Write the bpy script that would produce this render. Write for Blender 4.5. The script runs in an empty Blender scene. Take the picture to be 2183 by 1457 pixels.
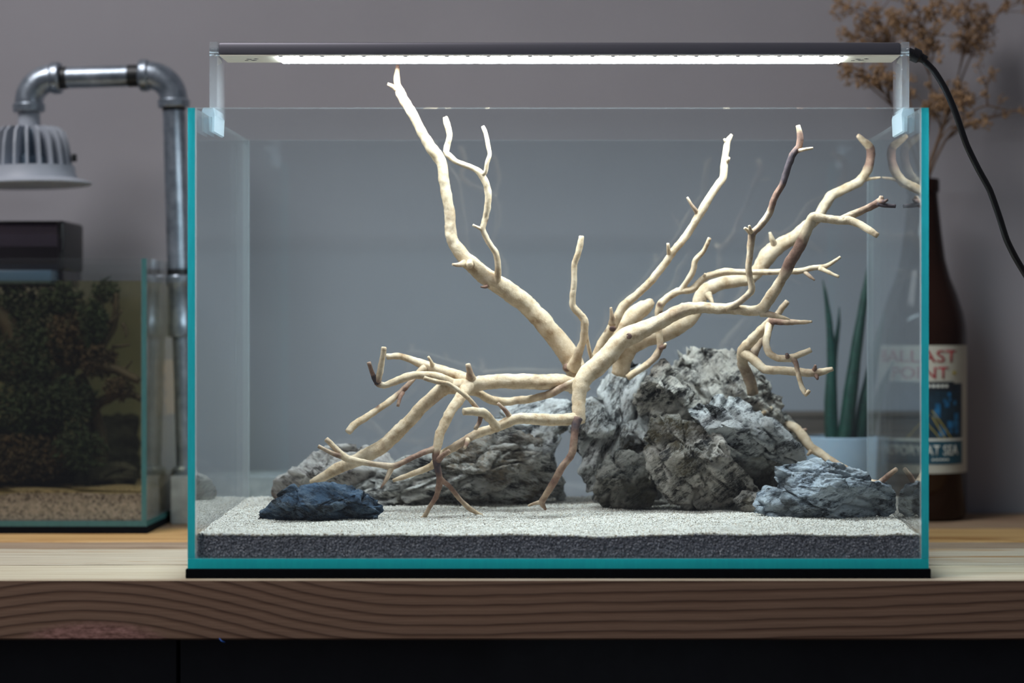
import bpy, bmesh, math, random
import numpy as np
from mathutils import Vector, Matrix, Quaternion

# ------------------------------------------------------------------ camera, world, lights
SC = bpy.context.scene
COL = SC.collection
F, CX, CY = 4503.0, 1190.0, 700.0          # focal length and principal point in photo pixels
CAM = Vector((0.0, -1.71, 0.2028))         # shelf top is z = 0, tank front glass is y = 0

cd = bpy.data.cameras.new('camera'); cam = bpy.data.objects.new('camera', cd); COL.objects.link(cam)
cam.location = CAM; cam.rotation_euler = (math.pi/2, 0, 0)
cd.sensor_width = 36.0; cd.lens = F/2183*36.0
cd.shift_x = (1091.5-CX)/2183; cd.shift_y = -(728.5-CY)/2183
cd.clip_start = 0.05; cd.clip_end = 50
cd.dof.use_dof = True; cd.dof.focus_distance = 1.83; cd.dof.aperture_fstop = 3.4
SC.camera = cam

w = bpy.data.worlds.new('world'); SC.world = w; w.use_nodes = True
w.node_tree.nodes['Background'].inputs[0].default_value = (0.80, 0.84, 1.0, 1)
w.node_tree.nodes['Background'].inputs[1].default_value = 0.095

def area_light(name, loc, target, size, power, color):
    l = bpy.data.lights.new(name, 'AREA'); l.shape = 'RECTANGLE'; l.size, l.size_y = size
    l.energy = power; l.color = color
    o = bpy.data.objects.new(name, l); COL.objects.link(o); o.location = loc
    o.rotation_euler = (Vector(target)-Vector(loc)).to_track_quat('-Z', 'Y').to_euler()
    return o
area_light('window_light', (-1.4, -0.9, 2.4), (0.05, 0.45, 0.25), (1.0, 1.3), 56, (1.0, 0.95, 0.95))
LED_STRENGTH = 54.0

SC.view_settings.view_transform = 'Standard'; SC.view_settings.look = 'None'
SC.view_settings.gamma = 1.0; SC.view_settings.use_curve_mapping = False
SC.view_settings.exposure = 0.0
SC.cycles.transparent_max_bounces = 40
SC.cycles.max_bounces = 12

# ------------------------------------------------------------------ helpers
def P(px, py, d):
    """photo pixel at distance d from the camera plane -> world point"""
    return Vector((CAM.x + (px-CX)*d/F, CAM.y + d, CAM.z - (py-CY)*d/F))

def link(name, me, mat=None, parent=None, loc=None):
    o = bpy.data.objects.new(name, me); COL.objects.link(o)
    if mat is not None and me is not None:
        for m in (mat if isinstance(mat, (list, tuple)) else [mat]): me.materials.append(m)
    if parent is not None: o.parent = parent
    if loc is not None: o.location = loc
    return o

def tag(o, label=None, cat=None, group=None, kind=None):
    if label: o['label'] = label
    if cat: o['category'] = cat
    if group: o['group'] = group
    if kind: o['kind'] = kind
    return o

def empty(name, loc, label, cat, group=None):
    o = bpy.data.objects.new(name, None); COL.objects.link(o); o.location = loc
    o.empty_display_size = 0.02
    return tag(o, label, cat, group)

def mesh_np(name, V, Fc, smooth=True):
    me = bpy.data.meshes.new(name)
    me.from_pydata([tuple(v) for v in V], [], [tuple(f) for f in Fc])
    if smooth: me.polygons.foreach_set('use_smooth', [True]*len(me.polygons))
    me.update(); return me

def mesh_tris(name, V, T, smooth=True):
    V = np.asarray(V, np.float32); T = np.asarray(T, np.int32)
    me = bpy.data.meshes.new(name)
    me.vertices.add(len(V)); me.vertices.foreach_set('co', V.ravel())
    me.loops.add(T.size); me.loops.foreach_set('vertex_index', T.ravel())
    me.polygons.add(len(T)); me.polygons.foreach_set('loop_start', np.arange(0, T.size, 3, dtype=np.int32))
    me.update(calc_edges=True); me.validate()
    if smooth: me.polygons.foreach_set('use_smooth', np.ones(len(me.polygons), bool))
    me.update(); return me

def bm_mesh(name, bm, smooth=False, angle=None):
    bmesh.ops.recalc_face_normals(bm, faces=bm.faces)
    me = bpy.data.meshes.new(name); bm.to_mesh(me); bm.free()
    if smooth:
        me.polygons.foreach_set('use_smooth', [True]*len(me.polygons))
        if angle: me.set_sharp_from_angle(angle=math.radians(angle))
    me.update(); return me

def bm_box(bm, a, b, bevel=0.0, seg=2):
    a, b = Vector(a), Vector(b)
    r = bmesh.ops.create_cube(bm, size=1.0)
    vs = r['verts']
    for v in vs:
        v.co = Vector([(a[i]+b[i])/2 + v.co[i]*(b[i]-a[i]) for i in range(3)])
    if bevel > 0:
        es = list({e for v in vs for e in v.link_edges})
        bmesh.ops.bevel(bm, geom=es, offset=bevel, segments=seg, affect='EDGES', profile=0.5)

def box(name, a, b, mat, parent=None, bevel=0.0, seg=2, origin=None):
    bm = bmesh.new(); og = Vector(origin) if origin is not None else Vector((0, 0, 0))
    bm_box(bm, Vector(a)-og, Vector(b)-og, bevel, seg)
    o = link(name, bm_mesh(name, bm, bevel > 0, 40), mat, parent)
    if origin is not None: o.location = og
    return o

def lathe(name, prof, mat, parent=None, seg=48, axis='Z', loc=(0, 0, 0), smooth_angle=35):
    V, Fc = [], []
    for r, z in prof:
        for i in range(seg):
            a = 2*math.pi*i/seg; V.append((r*math.cos(a), r*math.sin(a), z))
    n = len(prof)
    for j in range(n-1):
        for i in range(seg):
            k = (i+1) % seg; Fc.append((j*seg+i, j*seg+k, (j+1)*seg+k, (j+1)*seg+i))
    if prof[0][0] > 1e-6: Fc.append(tuple(range(seg))[::-1])
    if prof[-1][0] > 1e-6: Fc.append(tuple((n-1)*seg+i for i in range(seg)))
    if axis == 'X': V = [(v[2], v[0], v[1]) for v in V]
    bm = bmesh.new(); vs = [bm.verts.new(v) for v in V]
    for f in Fc:
        try: bm.faces.new([vs[i] for i in f])
        except ValueError: pass
    bmesh.ops.remove_doubles(bm, verts=bm.verts, dist=1e-7)
    return link(name, bm_mesh(name, bm, True, smooth_angle), mat, parent, loc)

# ---- vectorised noise
def _hash(ix, iy, iz, s):
    h = (ix.astype(np.int64)*73856093) ^ (iy.astype(np.int64)*19349663) ^ (iz.astype(np.int64)*83492791) ^ (s*2654435761)
    h &= 0xffffffff
    h = ((h ^ (h >> 16))*0x45d9f3b) & 0xffffffff
    h = ((h ^ (h >> 16))*0x45d9f3b) & 0xffffffff
    return ((h ^ (h >> 16)) & 0xffffff)/float(0xffffff)
def vnoise(p, seed=0):
    """gradient noise, about -0.7..0.7"""
    i = np.floor(p); f = p-i; i = i.astype(np.int64); u = f*f*f*(f*(f*6-15)+10)
    out = np.zeros(len(p))
    for dx in (0, 1):
        for dy in (0, 1):
            for dz in (0, 1):
                a = _hash(i[:, 0]+dx, i[:, 1]+dy, i[:, 2]+dz, seed)*2*np.pi
                b = _hash(i[:, 0]+dx, i[:, 1]+dy, i[:, 2]+dz, seed+101)*2-1
                r = np.sqrt(1-b*b)
                g = (f[:, 0]-dx)*r*np.cos(a)+(f[:, 1]-dy)*r*np.sin(a)+(f[:, 2]-dz)*b
                wx = u[:, 0] if dx else 1-u[:, 0]; wy = u[:, 1] if dy else 1-u[:, 1]; wz = u[:, 2] if dz else 1-u[:, 2]
                out += wx*wy*wz*g
    return out
def fbm(p, seed=0, octv=4, rough=0.5):
    o = np.zeros(len(p)); a = 1.0
    for k in range(octv): o += a*vnoise(p*2**k, seed+k*7); a *= rough
    return o
def ridged(p, seed=0, octv=4, rough=0.5):
    o = np.zeros(len(p)); a = 1.0; t = 0
    for k in range(octv):
        o += a*(1-np.abs(vnoise(p*2.1**k, seed+k*13))*2.2); t += a; a *= rough
    return o/t
def worley(p, seed=0):
    i = np.floor(p).astype(np.int64); F1 = np.full(len(p), 9.0); F2 = np.full(len(p), 9.0); ID = np.zeros(len(p))
    for dx in (-1, 0, 1):
        for dy in (-1, 0, 1):
            for dz in (-1, 0, 1):
                c = i+np.array([dx, dy, dz])
                q = np.stack([c[:, k]+_hash(c[:, 0], c[:, 1], c[:, 2], seed+k*31) for k in range(3)], 1)
                d = np.linalg.norm(p-q, axis=1)
                h = _hash(c[:, 0], c[:, 1], c[:, 2], seed+555)
                near = d < F1
                F2 = np.where(near, F1, np.minimum(F2, d)); ID = np.where(near, h, ID); F1 = np.where(near, d, F1)
    return F1, F2, ID

# ------------------------------------------------------------------ material helpers
def new_mat(name):
    m = bpy.data.materials.new(name); m.use_nodes = True
    nt = m.node_tree; nt.nodes.clear()
    out = nt.nodes.new('ShaderNodeOutputMaterial')
    return m, nt, out
def N(nt, t, **kw):
    n = nt.nodes.new('ShaderNode'+t)
    for k, v in kw.items():
        if k.startswith('i_'):
            key = k[2:].replace('_', ' ')
            n.inputs[int(key) if key.isdigit() else key].default_value = v
        else: setattr(n, k, v)
    return n
def L(nt, a, b): nt.links.new(a, b)
def math_n(nt, op, a, b=None):
    n = N(nt, 'Math', operation=op)
    for k, x in enumerate((a, b)):
        if x is None: continue
        if isinstance(x, (int, float)): n.inputs[k].default_value = x
        else: L(nt, x, n.inputs[k])
    return n.outputs[0]
def ramp(nt, fac, stops, interp='LINEAR'):
    r = N(nt, 'ValToRGB'); r.color_ramp.interpolation = interp
    el = r.color_ramp.elements
    while len(el) < len(stops): el.new(0.5)
    for e, (p, c) in zip(el, stops):
        e.position = p; e.color = (*c, 1) if len(c) == 3 else c
    L(nt, fac, r.inputs[0]); return r.outputs[0]
def mix_rgb(nt, fac, a, b, blend='MIX'):
    n = N(nt, 'Mix', data_type='RGBA', blend_type=blend)
    if isinstance(fac, (int, float)): n.inputs[0].default_value = fac
    else: L(nt, fac, n.inputs[0])
    for k, x in ((6, a), (7, b)):
        if isinstance(x, tuple): n.inputs[k].default_value = (*x, 1)
        else: L(nt, x, n.inputs[k])
    return n.outputs[2]
def coords(nt, scale=(1, 1, 1), kind='Object', rot=(0, 0, 0), loc=(0, 0, 0)):
    tc = N(nt, 'TexCoord'); mp = N(nt, 'Mapping')
    mp.inputs['Scale'].default_value = scale; mp.inputs['Rotation'].default_value = rot; mp.inputs['Location'].default_value = loc
    L(nt, tc.outputs[kind], mp.inputs[0]); return mp.outputs[0]
def noise(nt, vec, scale, detail=6, rough=0.6, dist=0.0):
    n = N(nt, 'TexNoise'); n.inputs['Scale'].default_value = scale; n.inputs['Detail'].default_value = detail
    n.inputs['Roughness'].default_value = rough; n.inputs['Distortion'].default_value = dist
    L(nt, vec, n.inputs['Vector']); return n.outputs['Fac']
def principled(nt, out, color, rough=0.5, metal=0.0, spec=0.5, bump=None, bstr=0.3, bdist=0.001):
    b = N(nt, 'BsdfPrincipled')
    if isinstance(color, tuple): b.inputs['Base Color'].default_value = (*color, 1)
    else: L(nt, color, b.inputs['Base Color'])
    if isinstance(rough, (int, float)): b.inputs['Roughness'].default_value = rough
    else: L(nt, rough, b.inputs['Roughness'])
    b.inputs['Metallic'].default_value = metal; b.inputs['Specular IOR Level'].default_value = spec
    if bump is not None:
        bn = N(nt, 'Bump'); bn.inputs['Strength'].default_value = bstr; bn.inputs['Distance'].default_value = bdist
        L(nt, bump, bn.inputs['Height']); L(nt, bn.outputs[0], b.inputs['Normal'])
    L(nt, b.outputs[0], out.inputs[0]); return b
def simple(name, color, rough=0.5, metal=0.0, spec=0.5, var=0.0, scale=40):
    m, nt, out = new_mat(name)
    if var > 0:
        n = noise(nt, coords(nt), scale, 5)
        c = ramp(nt, n, [(0.3, tuple(x*(1-var) for x in color)), (0.7, tuple(min(1, x*(1+var)) for x in color))])
        principled(nt, out, c, rough, metal, spec, n, 0.15)
    else: principled(nt, out, color, rough, metal, spec)
    return m
def schlick(nt, r0=0.04):
    g = N(nt, 'NewGeometry'); v = N(nt, 'VectorMath', operation='DOT_PRODUCT')
    L(nt, g.outputs['Incoming'], v.inputs[0]); L(nt, g.outputs['Normal'], v.inputs[1])
    c = math_n(nt, 'ABSOLUTE', v.outputs['Value'])
    p = math_n(nt, 'POWER', math_n(nt, 'SUBTRACT', 1.0, c), 5.0)
    return math_n(nt, 'ADD', math_n(nt, 'MULTIPLY', p, 1-r0), r0)
def glass_mat(name, tint=(0.97, 0.985, 0.98), r0=0.04, rough=0.0, haze=0.0, haze_col=(0.8, 0.9, 0.95)):
    m, nt, out = new_mat(name)
    t = N(nt, 'BsdfTransparent'); t.inputs[0].default_value = (*tint, 1)
    g = N(nt, 'BsdfGlossy'); g.inputs['Roughness'].default_value = rough; g.inputs[0].default_value = (1, 1, 1, 1)
    mx = N(nt, 'MixShader'); L(nt, schlick(nt, r0), mx.inputs[0]); 
    src = t.outputs[0]
    if haze > 0:
        d = N(nt, 'BsdfDiffuse'); d.inputs[0].default_value = (*haze_col, 1)
        tr = N(nt, 'BsdfTranslucent'); tr.inputs[0].default_value = (*haze_col, 1)
        m1 = N(nt, 'MixShader'); m1.inputs[0].default_value = 0.5
        L(nt, d.outputs[0], m1.inputs[1]); L(nt, tr.outputs[0], m1.inputs[2])
        m2 = N(nt, 'MixShader'); m2.inputs[0].default_value = haze
        L(nt, t.outputs[0], m2.inputs[1]); L(nt, m1.outputs[0], m2.inputs[2]); src = m2.outputs[0]
    L(nt, src, mx.inputs[1]); L(nt, g.outputs[0], mx.inputs[2]); L(nt, mx.outputs[0], out.inputs[0])
    return m
def edge_mat(name, col=(0.015, 0.46, 0.50), trans=(0.015, 0.46, 0.50)):
    """ground teal glass edge: scatters light from outside and from within the pane"""
    m, nt, out = new_mat(name)
    n = noise(nt, coords(nt, (60, 60, 8)), 6, 3)
    c1 = ramp(nt, n, [(0.3, tuple(x*0.85 for x in col)), (0.75, tuple(min(0.5, x*1.1) for x in col))])
    d = N(nt, 'BsdfDiffuse'); L(nt, c1, d.inputs[0])
    t = N(nt, 'BsdfTranslucent'); t.inputs[0].default_value = (*trans, 1)
    a = N(nt, 'AddShader'); L(nt, d.outputs[0], a.inputs[0]); L(nt, t.outputs[0], a.inputs[1])
    g = N(nt, 'BsdfGlossy'); g.inputs['Roughness'].default_value = 0.15
    mx = N(nt, 'MixShader'); mx.inputs[0].default_value = 0.05
    L(nt, a.outputs[0], mx.inputs[1]); L(nt, g.outputs[0], mx.inputs[2]); L(nt, mx.outputs[0], out.inputs[0])
    return m

# ------------------------------------------------------------------ materials
def wall_mat():
    m, nt, out = new_mat('painted_wall')
    v = coords(nt); n = noise(nt, v, 3.0, 4); f = noise(nt, v, 420, 3)
    c = ramp(nt, n, [(0.3, (0.300, 0.298, 0.325)), (0.7, (0.335, 0.332, 0.36))])
    principled(nt, out, c, 0.7, spec=0.25, bump=f, bstr=0.12, bdist=0.0006); return m
M_WALL = wall_mat()
M_CAB = simple('dark_cabinet_paint', (0.020, 0.022, 0.027), 0.6, var=0.2)
M_BLACK = simple('black_foam', (0.004, 0.005, 0.007), 0.9, 0.0, 0.08, var=0.2, scale=200)
M_BLACKP = simple('black_plastic', (0.012, 0.012, 0.014), 0.35)

def front_wood():
    """front beam: growth rings swelling over a knot on the end grain side, fine fibres on top"""
    m, nt, out = new_mat('fir_beam')
    tc = N(nt, 'TexCoord'); sx = N(nt, 'SeparateXYZ'); L(nt, tc.outputs['Object'], sx.inputs[0])
    X, Y, Z = sx.outputs
    wob = noise(nt, coords(nt, (2.2, 2, 8)), 3.0, 3)
    def gauss(x0, w, amp):
        t = math_n(nt, 'DIVIDE', math_n(nt, 'SUBTRACT', X, x0), w)
        return math_n(nt, 'MULTIPLY', math_n(nt, 'EXPONENT', math_n(nt, 'MULTIPLY', math_n(nt, 'MULTIPLY', t, t), -1.0)), amp)
    h = math_n(nt, 'SUBTRACT', Z, gauss(-0.385, 0.17, 0.042))
    h = math_n(nt, 'SUBTRACT', h, gauss(0.62, 0.35, 0.016))
    h = math_n(nt, 'SUBTRACT', h, gauss(-0.16, 0.10, -0.006))
    h = math_n(nt, 'ADD', h, math_n(nt, 'MULTIPLY', wob, 0.006))
    fr = math_n(nt, 'FRACT', math_n(nt, 'MULTIPLY', h, 126.0))
    fib = noise(nt, coords(nt, (6, 60, 220)), 3.0, 6, 0.7)
    ring = ramp(nt, fr, [(0.0, (0.225, 0.14, 0.095)), (0.5, (0.265, 0.165, 0.11)), (0.78, (0.135, 0.072, 0.044)), (0.90, (0.04, 0.018, 0.011)), (1.0, (0.19, 0.115, 0.08))])
    front = mix_rgb(nt, 0.22, ring, ramp(nt, fib, [(0.3, (0.08, 0.05, 0.04)), (0.7, (0.36, 0.25, 0.18))]), 'MIX')
    # reddish sunk knot
    kx = math_n(nt, 'DIVIDE', math_n(nt, 'SUBTRACT', X, -0.375), 0.060); kz = math_n(nt, 'DIVIDE', math_n(nt, 'ADD', Z, 0.047), 0.014)
    kd = math_n(nt, 'ADD', math_n(nt, 'MULTIPLY', kx, kx), math_n(nt, 'MULTIPLY', kz, kz))
    kd = math_n(nt, 'ADD', kd, math_n(nt, 'MULTIPLY', math_n(nt, 'SUBTRACT', fib, 0.5), 0.7))
    km = ramp(nt, kd, [(0.35, (1, 1, 1)), (0.95, (0, 0, 0))])
    kcol = ramp(nt, noise(nt, coords(nt, (60, 20, 160)), 2.0, 6, 0.7), [(0.35, (0.14, 0.07, 0.055)), (0.6, (0.40, 0.22, 0.19)), (0.75, (0.52, 0.32, 0.28))])
    front = mix_rgb(nt, km, front, kcol)
    # paler top face
    t1 = noise(nt, coords(nt, (1.4, 60, 60)), 3.0, 8, 0.72, 0.4)
    top = ramp(nt, t1, [(0.30, (0.36, 0.26, 0.15)), (0.47, (0.53, 0.46, 0.33)), (0.62, (0.62, 0.57, 0.45))])
    g = N(nt, 'NewGeometry'); sn = N(nt, 'SeparateXYZ'); L(nt, g.outputs['True Normal'], sn.inputs[0])
    up = ramp(nt, sn.outputs[2], [(0.4, (0, 0, 0)), (0.7, (1, 1, 1))])
    c = mix_rgb(nt, up, front, top)
    principled(nt, out, c, 0.62, spec=0.3, bump=fib, bstr=0.25, bdist=0.0008); return m
def board_mat(name, dark, mid, light, streak=(0.45, 0.22, 0.07), sa=0.64):
    m, nt, out = new_mat(name)
    n1 = noise(nt, coords(nt, (1.3, 46, 46)), 3.0, 8, 0.72, 0.6)
    n2 = noise(nt, coords(nt, (2.2, 26, 10), loc=(3, 1, 2)), 2.2, 4, 0.6, 0.8)
    c = ramp(nt, n1, [(0.32, dark), (0.48, mid), (0.64, light)])
    c = mix_rgb(nt, ramp(nt, n2, [(sa-0.12, (0, 0, 0)), (sa, (1, 1, 1))]), c, streak)
    principled(nt, out, c, 0.6, spec=0.3, bump=n1, bstr=0.3, bdist=0.001); return m

def driftwood_mat():
    m, nt, out = new_mat('driftwood')
    v = coords(nt)
    n1 = noise(nt, v, 26, 5, 0.6); n2 = noise(nt, v, 90, 5, 0.7); n3 = noise(nt, v, 480, 4, 0.7)
    c = ramp(nt, n2, [(0.26, (0.32, 0.20, 0.105)), (0.44, (0.54, 0.405, 0.265)), (0.64, (0.68, 0.55, 0.395))])
    at = N(nt, 'Attribute'); at.attribute_name = 'bark'
    b = math_n(nt, 'ADD', math_n(nt, 'MULTIPLY', at.outputs['Fac'], 1.0), math_n(nt, 'MULTIPLY', math_n(nt, 'SUBTRACT', n1, 0.5), 1.45))
    f1 = ramp(nt, b, [(0.22, (0, 0, 0)), (0.62, (1, 1, 1))])
    bark = ramp(nt, n2, [(0.25, (0.09, 0.055, 0.05)), (0.5, (0.22, 0.125, 0.09)), (0.8, (0.40, 0.27, 0.20))])
    c = mix_rgb(nt, f1, c, bark)
    f2 = ramp(nt, b, [(0.80, (0, 0, 0)), (1.05, (1, 1, 1))])
    c = mix_rgb(nt, f2, c, (0.055, 0.040, 0.045))
    vo = N(nt, 'TexVoronoi'); vo.inputs['Scale'].default_value = 34; L(nt, v, vo.inputs['Vector'])
    k = ramp(nt, vo.outputs['Distance'], [(0.055, (1, 1, 1)), (0.12, (0, 0, 0))])
    c = mix_rgb(nt, k, c, (0.12, 0.065, 0.045))
    principled(nt, out, c, 0.75, spec=0.2, bump=n3, bstr=0.6, bdist=0.0010); return m
M_DRIFT = driftwood_mat()

def rock_mat(name, dark, mid, light, patch, patch_amt=0.55, scale=1.0, vein=(0.7, 0.72, 0.72), vein_amt=0.5, seed=0.0, gloss=0.65, strata=0.0):
    m, nt, out = new_mat(name)
    v0 = coords(nt, loc=(seed, seed*0.7, -seed))
    r = N(nt, 'Mapping'); r.inputs['Rotation'].default_value = (0, math.radians(strata), 0); L(nt, v0, r.inputs[0])
    sc = N(nt, 'Mapping'); sc.inputs['Scale'].default_value = (0.55, 1.0, 1.7); L(nt, r.outputs[0], sc.inputs[0]); v = sc.outputs[0]
    n1 = noise(nt, v, 40*scale, 12, 0.78, 0.0); n2 = noise(nt, v0, 14*scale, 5, 0.6, 0.2)
    n3 = noise(nt, v, 240*scale, 7, 0.75); n4 = noise(nt, v, 34*scale, 10, 0.72, 0.5)
    c = ramp(nt, n1, [(0.425, dark), (0.475, mid), (0.522, light)])
    pm = ramp(nt, n2, [(patch_amt-0.05, (0, 0, 0)), (patch_amt+0.07, (1, 1, 1))])
    pc = ramp(nt, n3, [(0.35, tuple(x*0.30 for x in patch)), (0.62, patch)])
    c = mix_rgb(nt, pm, c, pc)
    d = math_n(nt, 'ABSOLUTE', math_n(nt, 'SUBTRACT', n4, 0.5))
    vm = ramp(nt, d, [(0.0, (vein_amt*1.3,)*3), (0.026, (0, 0, 0))])
    c = mix_rgb(nt, vm, c, vein)
    sp = ramp(nt, n3, [(0.36, (0.22, 0.22, 0.22)), (0.47, (1, 1, 1))])
    c = mix_rgb(nt, 0.75, c, sp, 'MULTIPLY')
    h = math_n(nt, 'ADD', n3, math_n(nt, 'MULTIPLY', n1, 2.2))
    principled(nt, out, c, gloss, spec=0.35, bump=h, bstr=0.9, bdist=0.003); return m

def grain_mat(name, stops, scale=900):
    m, nt, out = new_mat(name)
    at = N(nt, 'Attribute'); at.attribute_name = 'tone'
    vo = N(nt, 'TexVoronoi'); vo.inputs['Scale'].default_value = scale; L(nt, coords(nt), vo.inputs['Vector'])
    sp = N(nt, 'SeparateColor'); L(nt, vo.outputs['Color'], sp.inputs[0])
    t = math_n(nt, 'FRACT', math_n(nt, 'ADD', at.outputs['Fac'], sp.outputs[0]))
    c = ramp(nt, t, stops)
    principled(nt, out, c, 0.7, spec=0.3, bump=vo.outputs['Distance'], bstr=0.5, bdist=0.0006); return m
M_SAND = grain_mat('white_sand', [(0.0, (0.07, 0.055, 0.045)), (0.05, (0.36, 0.31, 0.25)), (0.20, (0.52, 0.49, 0.43)), (0.6, (0.62, 0.595, 0.545)), (0.90, (0.74, 0.72, 0.67)), (1.0, (0.46, 0.35, 0.23))], 800)
M_SOIL = grain_mat('dark_substrate', [(0.0, (0.06, 0.055, 0.065)), (0.45, (0.24, 0.23, 0.26)), (0.85, (0.46, 0.44, 0.49)), (1.0, (0.66, 0.60, 0.60))], 750)
M_TANSAND = grain_mat('tan_sand', [(0.0, (0.06, 0.045, 0.03)), (0.4, (0.18, 0.14, 0.095)), (1.0, (0.27, 0.21, 0.155))], 420)

M_GLASS = glass_mat('clear_tank_glass', (0.945, 0.982, 0.990))
M_EDGE = edge_mat('teal_glass_edge', (0.018, 0.34, 0.38), (0.012, 0.29, 0.33))
M_EDGEB = edge_mat('teal_base_edge', (0.012, 0.48, 0.52), (0.012, 0.45, 0.48))
M_RIM = glass_mat('polished_glass_rim', (0.72, 0.82, 0.84), 0.10, 0.05, 0.62, (0.80, 0.88, 0.90))
M_GLASS2 = glass_mat('small_tank_glass', (0.985, 0.995, 0.99))
M_EDGE2 = edge_mat('green_glass_edge', (0.05, 0.14, 0.14), (0.02, 0.06, 0.06))
M_ACRYL = glass_mat('clear_acrylic', (0.93, 0.95, 0.96), 0.05, 0.02, 0.22, (0.75, 0.82, 0.86))
M_PAD = glass_mat('frosted_pad', (0.9, 0.95, 0.97), 0.05, 0.2, 0.72, (0.75, 0.85, 0.90))
M_WATER = glass_mat('tea_water', (0.98, 0.94, 0.74), 0.02)
M_GALV = None
def galv():
    m, nt, out = new_mat('galvanised_steel')
    n = noise(nt, coords(nt), 55, 5, 0.65); v = N(nt, 'TexVoronoi'); v.inputs['Scale'].default_value = 160; L(nt, coords(nt), v.inputs['Vector'])
    c = ramp(nt, n, [(0.3, (0.20, 0.245, 0.29)), (0.7, (0.42, 0.48, 0.55))])
    r = math_n(nt, 'ADD', math_n(nt, 'MULTIPLY', n, 0.25), 0.22)
    principled(nt, out, c, r, 0.85, 0.5, v.outputs['Distance'], 0.08); return m
M_GALV = galv()
M_THREAD = simple('dark_pipe_thread', (0.025, 0.028, 0.03), 0.4, 0.5)
M_ALU = simple('anodised_grey', (0.17, 0.17, 0.20), 0.42, 0.55)
M_CREAM = simple('cream_lamp_face', (0.80, 0.78, 0.66), 0.5)
M_CHROME = simple('chrome', (0.75, 0.78, 0.8), 0.08, 1.0)
M_LAMPW = simple('grey_white_cast', (0.38, 0.42, 0.48), 0.5, var=0.06)
M_LAMPD = simple('heat_sink_core', (0.10, 0.15, 0.20), 0.5)
M_SMOKE = glass_mat('smoked_plastic', (0.34, 0.31, 0.36), 0.08, 0.08, 0.12, (0.12, 0.08, 0.10))
M_CONC = simple('grey_concrete', (0.28, 0.30, 0.31), 0.85, var=0.25, scale=60)
M_POT = simple('glossy_white_ceramic', (0.40, 0.48, 0.58), 0.12)
M_LEAF = None
def leaf():
    m, nt, out = new_mat('spear_leaf')
    n = noise(nt, coords(nt, (40, 40, 120)), 3, 4); s = noise(nt, coords(nt, (160, 160, 4)), 3, 3)
    c = ramp(nt, n, [(0.35, (0.003, 0.022, 0.016)), (0.6, (0.009, 0.055, 0.034))])
    principled(nt, out, mix_rgb(nt, 0.4, c, ramp(nt, s, [(0.4, (0.002, 0.015, 0.01)), (0.6, (0.012, 0.07, 0.04))])), 0.45); return m
M_LEAF = leaf()
M_BOX = board_mat('dark_walnut_box', (0.055, 0.04, 0.03), (0.10, 0.075, 0.06), (0.14, 0.105, 0.08), (0.05, 0.035, 0.03))
def bottle_mat():
    m, nt, out = new_mat('brown_bottle_glass')
    t = N(nt, 'BsdfTransparent'); t.inputs[0].default_value = (0.20, 0.06, 0.02, 1)
    g = N(nt, 'BsdfGlossy'); g.inputs['Roughness'].default_value = 0.06
    d = N(nt, 'BsdfDiffuse'); d.inputs[0].default_value = (0.028, 0.012, 0.008, 1)
    m0 = N(nt, 'MixShader'); m0.inputs[0].default_value = 0.65
    L(nt, t.outputs[0], m0.inputs[1]); L(nt, d.outputs[0], m0.inputs[2])
    mx = N(nt, 'MixShader'); L(nt, schlick(nt, 0.03), mx.inputs[0])
    L(nt, m0.outputs[0], mx.inputs[1]); L(nt, g.outputs[0], mx.inputs[2]); L(nt, mx.outputs[0], out.inputs[0]); return m
M_BOTTLE = bottle_mat()
M_LABEL = simple('cream_paper_label', (0.44, 0.43, 0.36), 0.6, var=0.05)
M_RED = simple('red_print', (0.27, 0.008, 0.02), 0.6)
M_NAVY = simple('navy_print', (0.010, 0.028, 0.045), 0.5, var=0.4, scale=80)
M_TEALP = simple('teal_print', (0.01, 0.065, 0.10), 0.5)
M_BLUEP = simple('blue_print', (0.015, 0.12, 0.26), 0.5, var=0.5, scale=150)
M_GOLD = simple('gold_print', (0.40, 0.32, 0.06), 0.5)
M_PRINTW = simple('pale_print', (0.62, 0.64, 0.58), 0.6)
M_STEM = simple('dried_stem', (0.16, 0.10, 0.06), 0.8, var=0.3)
M_FLOWER = simple('dried_floret', (0.36, 0.23, 0.125), 0.85, var=0.45, scale=70)
M_MOSS = simple('dark_moss', (0.012, 0.026, 0.012), 0.8, var=0.6, scale=50)
M_MOSSB = simple('brown_moss', (0.035, 0.020, 0.010), 0.8, var=0.6, scale=50)
M_DARKWOOD = simple('sunken_wood', (0.025, 0.017, 0.012), 0.7, var=0.5, scale=40)
M_PEACH = simple('peach_paper', (0.92, 0.66, 0.50), 0.7, var=0.1)
M_INK = simple('black_ink', (0.02, 0.02, 0.02), 0.6)
M_BLUE = simple('blue_thread', (0.02, 0.12, 0.5), 0.6)

# ------------------------------------------------------------------ structure: wall, cabinet, shelf
WY = CAM.y + 2.315
fl0 = box('floor', (-2.6, -2.6, -0.92), (2.6, WY, -0.86), simple('dark_floor', (0.06, 0.05, 0.045), 0.6, var=0.3)); tag(fl0, kind='structure')
wall = box('wall_back', (-2.6, WY, -1.2), (2.6, WY+0.1, 1.9), M_WALL); tag(wall, kind='structure')

cab = empty('cabinet', (0, 0.03, -0.9), 'dark cabinet under the wooden shelf with a narrow door gap', 'cabinet')
for a, b in ((-1.1, -0.3145), (-0.3115, 0.45), (0.4525, 1.15)):
    box('door', (a, 0.03, -0.85+0.9-0.9), (b, 0.05, -0.0505), M_CAB, None, 0.001).parent = cab
for o in cab.children: o.location -= cab.location
o = box('carcass', (-1.1, 0.052, -0.85), (1.15, 0.5, -0.0505), M_CAB); o.parent = cab; o.location -= cab.location

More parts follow.
